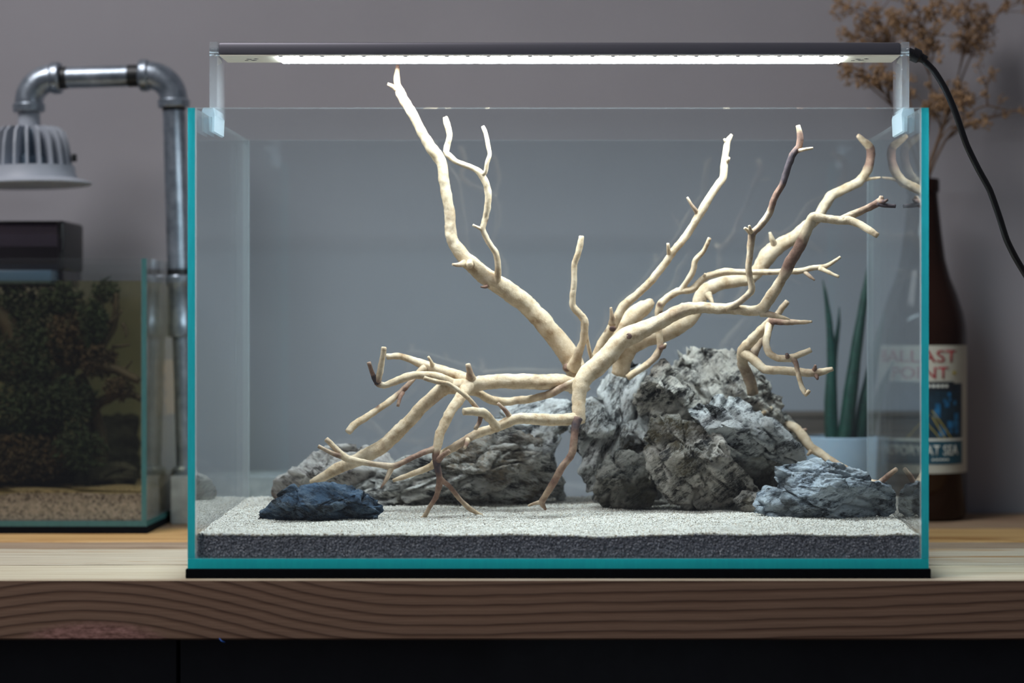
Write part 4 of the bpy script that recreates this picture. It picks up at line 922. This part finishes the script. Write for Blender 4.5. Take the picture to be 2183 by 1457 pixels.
for k, (cx, cy, d, rx, ry, n, mt) in enumerate([(40, 660, 2.17, 90, 60, 900, M_MOSS), (130, 640, 2.16, 50, 40, 500, M_MOSS), (60, 760, 2.16, 90, 70, 1100, M_MOSS), (150, 720, 2.155, 50, 60, 700, M_MOSSB), (195, 690, 2.15, 36, 56, 450, M_MOSS),
        (210, 770, 2.15, 45, 40, 450, M_MOSSB), (60, 870, 2.15, 100, 60, 1100, M_MOSS), (150, 860, 2.15, 60, 60, 650, M_MOSS), (50, 980, 2.14, 100, 55, 800, M_MOSSB), (255, 830, 2.14, 34, 24, 260, M_MOSSB), (170, 960, 2.14, 60, 50, 400, M_MOSS), (225, 620, 2.16, 30, 26, 150, M_MOSS), (-70, 700, 2.17, 80, 70, 700, M_MOSS), (-90, 850, 2.16, 90, 80, 900, M_MOSSB), (-180, 800, 2.18, 60, 110, 800, M_MOSS), (-150, 980, 2.15, 90, 55, 700, M_MOSS), (-80, 980, 2.15, 80, 60, 600, M_MOSSB)]):
    moss('moss', cx, cy, d, rx, ry, 0.022, n, mt, 60+k)

# hang-on filter
fl = empty('hang_on_filter', P(70, 600, 2.23), 'smoky plastic hang on filter box on top of the small tank', 'filter')
fx0, fx1 = -0.66, P(152, 0, 2.22).x
bm = bmesh.new()
pr = [(2.235, 0.245), (2.185, 0.245), (2.179, 0.290), (2.181, 0.300), (2.187, 0.3085), (2.198, 0.3115), (2.25, 0.3115), (2.262, 0.306), (2.266, 0.296), (2.266, 0.255), (2.25, 0.245)]
pr = [(a+CAM.y, b) for a, b in pr]
A0 = [bm.verts.new((fx0, a, b)) for a, b in pr]; B0 = [bm.verts.new((fx1, a, b)) for a, b in pr]
for j in range(len(pr)):
    j2 = (j+1) % len(pr); bm.faces.new((A0[j], A0[j2], B0[j2], B0[j]))
bm.faces.new(A0); bm.faces.new(B0[::-1])
o = link('housing', bm_mesh('housing', bm), M_SMOKE, fl); o.location = -fl.location
o = box('lid', (fx0, CAM.y+2.192, 0.3117), (fx1-0.004, CAM.y+2.262, 0.3142), M_BLACKP, fl, 0.0012, 3); o.location = -fl.location
o = box('end_cap', (fx1-0.006, CAM.y+2.180, 0.262), (fx1+0.002, CAM.y+2.268, 0.3140), M_BLACKP, fl, 0.0036, 5); o.location = -fl.location
o = box('spout', (fx0, CAM.y+2.150, 0.248), (fx1-0.004, CAM.y+2.1815, 0.262), simple('blue_smoked_lip', (0.05, 0.09, 0.13), 0.3), fl, 0.002); o.location = -fl.location
o = box('media_block', (fx0+0.004, CAM.y+2.20, 0.25), (fx1-0.012, CAM.y+2.255, 0.288), simple('filter_media', (0.02, 0.015, 0.018), 0.9), fl); o.location = -fl.location

# ------------------------------------------------------------------ pipe lamp
PD = 2.20; PX = P(397, 0, PD).x; LEAN = math.radians(-1.7); PYW = CAM.y+PD; SCALE = PD/F
blk_front = CAM.y+2.178
pipe = empty('pipe_lamp', (PX, PYW, 0), 'galvanised pipe desk lamp with finned spotlight head and concrete foot', 'lamp')
def pl(name, prof, mat, loc, axis='Z', seg=32, ang=30): return lathe(name, prof, mat, pipe, seg, axis, Vector(loc)-Vector(pipe.location), ang)
pipe.rotation_euler = (0, LEAN, 0)                     # the old pipe stands a little out of plumb
blk = box('base_block', (-0.4000, blk_front, 0.0), (-0.277, blk_front+0.085, 0.0500), M_CONC, None, 0.002); blk.parent = pipe
blk.matrix_local = Matrix.Rotation(-LEAN, 4, 'Y') @ Matrix.Translation(-Vector(pipe.location))
zz = lambda py: CAM.z-(py-CY)*SCALE
R0 = 0.0118
pl('upright_pipe', [(0.0, zz(592)), (R0, zz(592)), (R0, zz(222)), (0.0, zz(222))], M_GALV, (PX, PYW, 0))
pl('lower_pipe', [(0.0, 0.0502), (0.0086, 0.0502), (0.0086, zz(716)), (0.0, zz(716))], M_GALV, (PX, PYW, 0))
pl('thread', [(R0-0.0006, zz(592)), (R0+0.0003, zz(592)), (R0+0.0003, zz(574)), (R0-0.0006, zz(574))], M_THREAD, (PX, PYW, 0))
pl('thread', [(R0-0.0006, zz(236)), (R0+0.0003, zz(236)), (R0+0.0003, zz(222)), (R0-0.0006, zz(222))], M_THREAD, (PX, PYW, 0))
pl('coupling', [(0.0, zz(718)), (0.0122, zz(718)), (0.0128, zz(712)), (0.0128, zz(690)), (0.0120, zz(684)), (0.0116, zz(612)), (0.0132, zz(606)), (0.0138, zz(602)), (0.0138, zz(590)), (0.0128, zz(587)), (0.0, zz(587))], M_GALV, (PX, PYW, 0))
pl('floor_flange', [(0.0, 0.0501), (0.0135, 0.0501), (0.0135, 0.056), (0.011, 0.059), (0.0, 0.059)], M_GALV, (PX, PYW, 0))
HZ = zz(159); HX = P(88, 0, PD).x
xx = lambda px: P(px+26, 0, PD).x
pl('cross_pipe', [(0.0, xx(118)), (0.0112, xx(118)), (0.0112, xx(304)), (0.0, xx(304))], M_GALV, (0, PYW, HZ), 'X')
pl('thread', [(0.0106, xx(124)), (0.0116, xx(124)), (0.0116, xx(146)), (0.0106, xx(146))], M_THREAD, (0, PYW, HZ), 'X')
pl('thread', [(0.0106, xx(276)), (0.0116, xx(276)), (0.0116, xx(298)), (0.0106, xx(298))], M_THREAD, (0, PYW, HZ), 'X')
def elbow(cx, cz, R, a0, a1, rr, px_col, col_axis_z):
    # swept quarter bend plus a rolled collar at either end
    pts = []
    for k in range(9):
        a = math.radians(a0+(a1-a0)*k/8); pts.append((cx+R*math.cos(a), PYW, cz+R*math.sin(a), rr, 0))
    ROOT_LOC[pipe.name] = tuple(pipe.location)
    return tube('elbow', pts, M_GALV, pipe, 0.002, 28, 0.0, 0, 3, True, None)
Re = 0.026
elbow(PX-Re, HZ-Re, Re, 96, -6, 0.0145, None, None)
elbow(HX+Re, HZ-Re, Re, 84, 186, 0.0145, None, None)
pl('collar', [(0.0, -0.0045), (0.0155, -0.0045), (0.0165, -0.003), (0.0165, 0.003), (0.0155, 0.0045), (0.0, 0.0045)], M_GALV, (PX, PYW, HZ-Re-0.004))
pl('collar', [(0.0, -0.0045), (0.0155, -0.0045), (0.0165, -0.003), (0.0165, 0.003), (0.0155, 0.0045), (0.0, 0.0045)], M_GALV, (HX, PYW, HZ-Re-0.004))
pl('collar', [(0.0, -0.005), (0.0155, -0.005), (0.0168, -0.003), (0.0168, 0.003), (0.0155, 0.005), (0.0, 0.005)], M_GALV, (PX-Re-0.0035, PYW, HZ), 'X')
pl('collar', [(0.0, -0.005), (0.0155, -0.005), (0.0168, -0.003), (0.0168, 0.003), (0.0155, 0.005), (0.0, 0.005)], M_GALV, (HX+Re+0.0035, PYW, HZ), 'X')
# lamp head
hd = empty('lamp_head', Vector((HX, PYW, zz(395)))-Vector(pipe.location), None, None); hd.parent = pipe
for k_ in ('label', 'category'):
    if k_ in hd: del hd[k_]
def hl(name, prof, mat, seg=48, ang=30): return lathe(name, [(r, z-zz(395)) for r, z in prof], mat, hd, seg, 'Z', (0, 0, 0), ang)
hl('neck', [(0.0, zz(268)), (0.0112, zz(268)), (0.0112, zz(232)), (0.0, zz(232))], M_LAMPW)
hl('heat_sink', [(0.0, zz(352)), (0.030, zz(352)), (0.030, zz(330)), (0.024, zz(320)), (0.022, zz(280)), (0.018, zz(268)), (0.0, zz(266))], M_LAMPD)
hl('trim_ring', [(0.0, zz(385)), (0.050, zz(388)), (0.0615, zz(387)), (0.0625, zz(384)), (0.0605, zz(381)), (0.0480, zz(374)), (0.0455, zz(360)), (0.0450, zz(347)), (0.030, zz(345)), (0.0, zz(345))], M_LAMPW)
bm = bmesh.new()
fpr = [(0.012, zz(262)), (0.030, zz(263)), (0.0365, zz(274)), (0.0400, zz(300)), (0.0425, zz(346)), (0.020, zz(346))]
A0 = [bm.verts.new((r, -0.0012, z-zz(395))) for r, z in fpr]; B0 = [bm.verts.new((r, 0.0012, z-zz(395))) for r, z in fpr]
for j in range(len(fpr)):
    j2 = (j+1) % len(fpr); bm.faces.new((A0[j], A0[j2], B0[j2], B0[j]))
bm.faces.new(A0); bm.faces.new(B0[::-1])
fin_me = bm_mesh('cooling_fin', bm); fin_me.materials.append(M_LAMPW)
for k in range(20):
    o = bpy.data.objects.new('cooling_fin', fin_me); COL.objects.link(o); o.parent = hd; o.rotation_euler = (0, 0, math.radians(9+18*k))
o = box('spring_clip', (0.0435, -0.003, zz(338)-zz(395)), (0.0480, 0.003, zz(322)-zz(395)), M_THREAD, hd, 0.0006)

# torn peach paper strip on the wall behind the pipe
outl = [(352, 768), (366, 766), (374, 776), (374, 882), (352, 886), (355, 868), (351, 852), (356, 838), (350, 820), (354, 806), (348, 790)]
bm = bmesh.new(); q0 = [P(x, y, 2.309) for x, y in outl]
A0 = [bm.verts.new(p) for p in q0]; B0 = [bm.verts.new(p+Vector((0, 0.003, 0))) for p in q0]
for j in range(len(outl)):
    j2 = (j+1) % len(outl); bm.faces.new((A0[j], A0[j2], B0[j2], B0[j]))
bm.faces.new(A0); bm.faces.new(B0[::-1])
o = link('paper_strip', bm_mesh('paper_strip', bm), M_PEACH); tag(o, 'torn peach coloured paper strip on the wall behind the pipe', 'paper')

# ------------------------------------------------------------------ right: bottle, flowers, pot, box
BD = 2.247; BX = P(1967, 0, BD).x; BY = CAM.y+BD; bz = lambda py: CAM.z-(py-CY)*BD/F; BR = 0.0458
bot = empty('beer_bottle', (BX, BY, 0.0), 'tall brown beer bottle with cream label used as a vase', 'bottle')
prof = [(0.0, 0.0012), (BR*0.8, 0.0004), (BR*0.95, 0.002), (BR, 0.007), (BR, bz(712)), (BR*0.985, bz(692)), (BR*0.93, bz(668)), (BR*0.80, bz(630)), (BR*0.63, bz(592)), (BR*0.52, bz(555)), (BR*0.44, bz(500)), (BR*0.37, bz(440)), (BR*0.345, bz(418)), (BR*0.345, bz(412)), (BR*0.385, bz(409)), (BR*0.385, bz(386)), (BR*0.36, bz(382)), (BR*0.29, bz(381)), (BR*0.27, bz(388)), (BR*0.27, bz(440)), (BR*0.36, bz(500)), (BR*0.45, bz(560)), (0.0, bz(575))]
lathe('bottle_glass', prof, M_BOTTLE, bot, 64, 'Z', (0, 0, 0), 40)
def cyl_pt(a, z, r): return Vector((r*math.sin(a), -r*math.cos(a), z))
def wrap_patch(name, a0, a1, z0, z1, mat, parent, r, seg=40, thick=0.0002):
    V, Fc = [], []
    for k in range(seg+1):
        a = a0+(a1-a0)*k/seg
        for (zq, rq) in ((z0, r), (z1, r), (z1, r-thick), (z0, r-thick)): V.append(cyl_pt(a, zq, rq)[:])
    for k in range(seg):
        for j in range(4): Fc.append((k*4+j, k*4+(j+1) % 4, k*4+4+(j+1) % 4, k*4+4+j))
    Fc.append((0, 1, 2, 3)); Fc.append(tuple(seg*4+j for j in (3, 2, 1, 0)))
    bm = bmesh.new(); vs = [bm.verts.new(v) for v in V]
    for f in Fc: bm.faces.new([vs[i] for i in f])
    return link(name, bm_mesh(name, bm, False), mat, parent)
lab = wrap_patch('paper_label', math.radians(-118), math.radians(82), bz(1004), bz(736), M_LABEL, bot, BR+0.0004, 60, 0.0003)
D_ = math.radians
wrap_patch('picture_panel', D_(-86), D_(51), bz(985), bz(816), M_NAVY, lab, BR+0.0006)
wrap_patch('name_band', D_(-86), D_(51), bz(985), bz(936), M_TEALP, lab, BR+0.0008)
wrap_patch('panel_line', D_(-86), D_(51), bz(936), bz(931), M_PRINTW, lab, BR+0.0009)
wrap_patch('banner', D_(-70), D_(34), bz(831), bz(812), simple('black_print', (0.012, 0.018, 0.025), 0.5), lab, BR+0.0009)
rs = random.Random(5)
for k in range(16):
    a = D_(rs.uniform(8, 40)); z = bz(rs.uniform(838, 925)); s = rs.uniform(0.0015, 0.0045)
    wrap_patch('blue_figure', a-s*0.8/BR, a+s*0.8/BR, z-s, z+s, M_BLUEP, lab, BR+0.00075+0.00001*k, 4)
def strip(name, p0, p1, wd, mat):
    V = []; n = 14
    for k in range(n+1):
        t = k/n; a = p0[0]+(p1[0]-p0[0])*t; z = p0[1]+(p1[1]-p0[1])*t
        V += [cyl_pt(a-wd/BR, z, BR+0.001)[:], cyl_pt(a+wd/BR, z, BR+0.001)[:], cyl_pt(a+wd/BR, z, BR+0.0007)[:], cyl_pt(a-wd/BR, z, BR+0.0007)[:]]
    bm = bmesh.new(); vs = [bm.verts.new(v) for v in V]
    for k in range(n):
        for j in range(4): bm.faces.new((vs[k*4+j], vs[k*4+(j+1) % 4], vs[k*4+4+(j+1) % 4], vs[k*4+4+j]))
    bm.faces.new(vs[0:4]); bm.faces.new(vs[-4:])
    return link(name, bm_mesh(name, bm), mat, lab)
for q in ((2, 30, 872, 932), (2, 20, 884, 932), (-4, 14, 900, 932), (-30, -2, 930, 880)):
    strip('gold_ray', (D_(q[0]), bz(q[2])), (D_(q[1]), bz(q[3])), 0.0006, M_GOLD)
def wrapped_text(txt, a_left, a_right, z0, height, mat, r, name):
    cu = bpy.data.curves.new('t', 'FONT'); cu.body = txt; cu.size = 1.0; cu.resolution_u = 3; cu.offset = 0.006
    to = bpy.data.objects.new('t', cu); COL.objects.link(to)
    dg = bpy.context.evaluated_depsgraph_get(); me = bpy.data.meshes.new_from_object(to.evaluated_get(dg))
    bpy.data.objects.remove(to); bpy.data.curves.remove(cu)
    xs = [v.co.x for v in me.vertices]; ys = [v.co.y for v in me.vertices]; x0, x1 = min(xs), max(xs); y0, y1 = min(ys), max(ys)
    bm = bmesh.new(); bm.from_mesh(me); bpy.data.meshes.remove(me)
    bmesh.ops.subdivide_edges(bm, edges=[e for e in bm.edges if e.calc_length() > 0.12], cuts=2)
    ex = bmesh.ops.extrude_face_region(bm, geom=list(bm.faces)); top = {g for g in ex['geom'] if isinstance(g, bmesh.types.BMVert)}
    for v in bm.verts:
        a = a_left+(v.co.x-x0)/(x1-x0)*(a_right-a_left); z = z0+(v.co.y-y0)/(y1-y0)*height
        v.co = cyl_pt(a, z, r+(0.0002 if v in top else 0.0))
    return link(name, bm_mesh(name, bm), mat, lab)
wrapped_text('BALLAST', D_(-76), D_(38), bz(772), bz(746)-bz(772), M_RED, BR+0.0006, 'printed_word')
wrapped_text('POINT', D_(-52), D_(25), bz(806), bz(781)-bz(806), M_RED, BR+0.0006, 'printed_word')
wrapped_text('VICTORY AT SEA', D_(-72), D_(41), bz(966), bz(945)-bz(966), M_PRINTW, BR+0.0010, 'printed_word')
wrap_patch('printed_dot', D_(32), D_(38), bz(797), bz(790), M_GOLD, lab, BR+0.0008, 4)
for k in range(5):
    wrap_patch('small_print', D_(-4+k*6), D_(0+k*6), bz(824), bz(818), M_PRINTW, lab, BR+0.0011, 3)
    wrap_patch('small_print', D_(2+k*5), D_(5+k*5), bz(977), bz(973), M_PRINTW, lab, BR+0.0011, 3)

# dried flower sprays standing in the bottle mouth
def floret_cloud(pts, seed, parent, name='flower_head'):
    rs = np.random.RandomState(seed); V = []; T = []
    for p, R, n in pts:
        for k in range(n):
            q = rs.randn(3); q /= np.linalg.norm(q); c = np.array(p)+q*R*rs.rand()**0.5
            s = rs.uniform(0.0011, 0.0025); M = rs.randn(3, 3); Qm, _ = np.linalg.qr(M)
            i = len(V)*1; b = i
            V += list(c+(OCT_V*np.array([1, 0.8, 0.6]))@Qm*s); T += [tuple(b+t) for t in OCT_F]
    off = np.array(ROOT_LOC[parent.name])
    o = link(name, mesh_tris(name, np.array(V)-off, np.array(T), False), M_FLOWER, parent); tag(o, kind='stuff'); return o
mouth = P(1968, 384, BD)
sprays = [
    ('dried brown flower spray fanning out to the left behind the lamp', [(1962, 470, 2.247), (1964, 384, 2.247), (1945, 320, 2.235), (1915, 250, 2.22), (1880, 190, 2.21), (1862, 170, 2.20)], [(1862, 170), (1835, 158), (1812, 152), (1842, 172), (1878, 140), (1905, 175), (1800, 142), (1890, 168)]),
    ('dried brown flower spray rising tallest at upper left', [(1966, 470, 2.25), (1966, 384, 2.25), (1955, 300, 2.25), (1935, 200, 2.255), (1900, 110, 2.26), (1880, 60, 2.26)], [(1880, 62), (1850, 40), (1812, 14), (1790, 12), (1842, 78), (1868, 20), (1900, 30), (1830, 60), (1895, 82), (1862, 88), (1920, 58), (1800, 72)]),
    ('dried brown flower spray rising straight up in the middle', [(1969, 470, 2.24), (1970, 384, 2.24), (1975, 300, 2.235), (1985, 200, 2.23), (1975, 110, 2.225), (1960, 50, 2.22)], [(1960, 52), (1935, 40), (1985, 30), (2000, 60), (1950, 85), (1925, 75), (1975, 85), (1940, 8), (2000, 10), (1965, 110), (1912, 40), (1990, 100)]),
    ('dried brown flower spray leaning to upper right with dense heads', [(1971, 470, 2.255), (1973, 384, 2.255), (2005, 290, 2.26), (2040, 170, 2.265), (2060, 90, 2.27), (2070, 50, 2.27)], [(2070, 50), (2040, 35), (2095, 60), (2105, 80), (2060, 15), (2085, 95), (2045, 75), (2025, 20), (2090, 20), (2068, 78), (2100, 45), (2050, 100)]),
    ('dried brown flower spray low behind the cord', [(1973, 470, 2.235), (1975, 384, 2.235), (1998, 300, 2.225), (2020, 250, 2.22), (2040, 215, 2.215)], [(2040, 215), (2000, 205), (2020, 228), (2060, 222), (1985, 222), (2048, 190), (1995, 240), (2070, 258), (2025, 205)]),
    ('thin dried flower spray reaching far right past the cord', [(1975, 470, 2.245), (1978, 384, 2.245), (2015, 300, 2.24), (2070, 240, 2.235), (2105, 225, 2.23), (2150, 236, 2.23), (2185, 232, 2.23)], [(2110, 165), (2120, 152), (2145, 245), (2085, 258), (2068, 212), (2180, 236)]),
    ('bare dried stalk with sparse heads at the top right corner', [(1967, 470, 2.26), (1968, 384, 2.26), (2020, 250, 2.265), (2065, 130, 2.27), (2120, 35, 2.275), (2175, 5, 2.28)], [(2150, 10), (2175, 2), (2098, 62)])]
rs = random.Random(9)
for k, (lb_, stem, heads) in enumerate(sprays):
    sp = empty('dried_flower', P(*stem[0]), lb_, 'dried flower', 'dried flowers in the bottle'); ROOT_LOC[sp.name] = tuple(sp.location)
    A = [(*P(*s)[:], max(0.0007, 0.0017-0.00022*i), 0) for i, s in enumerate(stem)]
    A = [tuple(a) for a in A]
    tube('stem', A, M_STEM, sp, 0.006, 7, 0.2, 0, 300+k, True, None)
    S = catmull(A, 0.006); cl = []
    for j, (hx, hy) in enumerate(heads):
        dd = stem[-1][2]+rs.uniform(-0.02, 0.02); dd = min(dd, 2.285); h = P(hx, hy, dd)
        # branch leaves the stem a little below the head
        cand = [q for q in S if q[2] < h.z-0.02] or [S[len(S)//2]]
        q = min(cand, key=lambda q: (Vector(q[:3])-h).length+0.03*abs((q[2]-(h.z-0.045))/0.05))
        st = Vector(q[:3]); mid = st.lerp(h, 0.55)+Vector((rs.uniform(-.006, .006), rs.uniform(-.004, .004), 0.004))
        tube('stalk', [(*st[:], 0.0009, 0), (*mid[:], 0.0008, 0), (*h[:], 0.0005, 0)], M_STEM, sp, 0.006, 6, 0.2, 0, 400+k*20+j, True, None)
        nf = 34 if k < 5 else 16
        cl.append((h, 0.0095 if k < 5 else 0.006, nf))
        for _ in range(3 if k < 5 else 1):
            h2 = h+Vector((rs.uniform(-.02, .02), rs.uniform(-.012, .012), rs.uniform(-.014, .016)))
            h2.y = min(h2.y, WY-0.012); cl.append((h2, 0.006, 12))
            tube('stalk', [(*mid[:], 0.0006, 0), (*h2[:], 0.0004, 0)], M_STEM, sp, 0.008, 5, 0.2, 0, 700+j, True, None)
    floret_cloud(cl, 500+k, sp)

# white pot with spear leaves
KD = 2.195; KX = P(1801, 0, KD).x; KY = CAM.y+KD; kz = lambda py: CAM.z-(py-CY)*KD/F
KR = 86*KD/F
plant = empty('potted_plant', (KX, KY, 0), 'spear leaved plant in a pale glossy pot behind the right glass', 'potted plant')
lathe('pot', [(0.0, 0.0), (KR*0.86, 0.0), (KR*0.9, 0.003), (KR, kz(938)), (KR, kz(932)), (KR*0.98, kz(930)), (KR*0.93, kz(930)), (KR*0.92, kz(945)), (0.0, kz(945))], M_POT, plant, 64, 'Z', (0, 0, 0), 35)
lathe('soil', [(0.0, kz(944)), (KR*0.915, kz(944)), (KR*0.9, kz(940)), (0.0, kz(938))], simple('potting_soil', (0.03, 0.022, 0.016), 0.9, var=0.4, scale=200), plant, 40)
ROOT_LOC[plant.name] = tuple(plant.location)
for k, lf in enumerate([[(1773, 945, 2.185, 15), (1771, 860, 2.185, 14), (1773, 770, 2.185, 10), (1768, 690, 2.185, 7), (1761, 635, 2.185, 4.5), (1754, 597, 2.185, 1)],
                        [(1778, 945, 2.195, 10), (1776, 800, 2.195, 8), (1781, 740, 2.195, 6), (1788, 690, 2.195, 4), (1789, 655, 2.195, 1)],
                        [(1800, 945, 2.18, 17), (1812, 850, 2.18, 15.5), (1825, 750, 2.18, 12.5), (1840, 650, 2.18, 9), (1850, 590, 2.18, 6), (1857, 545, 2.18, 1)],
                        [(1830, 945, 2.19, 16), (1842, 870, 2.19, 15), (1858, 790, 2.19, 12), (1874, 715, 2.19, 7), (1886, 660, 2.19, 1)],
                        [(1845, 945, 2.21, 13), (1862, 880, 2.21, 12), (1884, 820, 2.21, 8), (1905, 770, 2.21, 1)]]):
    A = [(*P(a, b, c)[:], r*c/F, 0) for a, b, c, r in lf]
    tube('leaf', A, M_LEAF, plant, 0.006, 14, 0.04, 0, 800+k, True, None)

xb0, xb1 = P(1480, 0, 2.262).x, P(1769, 0, 2.262).x
wb = empty('wooden_box', ((xb0+xb1)/2, CAM.y+2.285, 0), 'dark brown wooden box standing against the wall behind the stones', 'box')
zt = CAM.z-(880-CY)*2.262/F
o = box('box_body', (xb0, CAM.y+2.262, 0.0), (xb1, CAM.y+2.310, zt-0.006), M_BOX, wb, 0.001); o.location = -wb.location
o = box('box_lid', (xb0-0.001, CAM.y+2.261, zt-0.0058), (xb1+0.001, CAM.y+2.311, zt), M_BOX, wb, 0.001); o.location = -wb.location

# snippet of blue thread caught under the beam
A = [(*P(468, 1362, 1.705)[:], 0.0004, 0), (*P(473, 1368, 1.702)[:], 0.0004, 0), (*P(480, 1370, 1.703)[:], 0.0003, 0)]
o = tube('thread_snippet', A, M_BLUE, None, 0.001, 6, 0.0, 0, 3, True, None); tag(o, 'tiny blue thread caught under the front beam edge', 'thread')
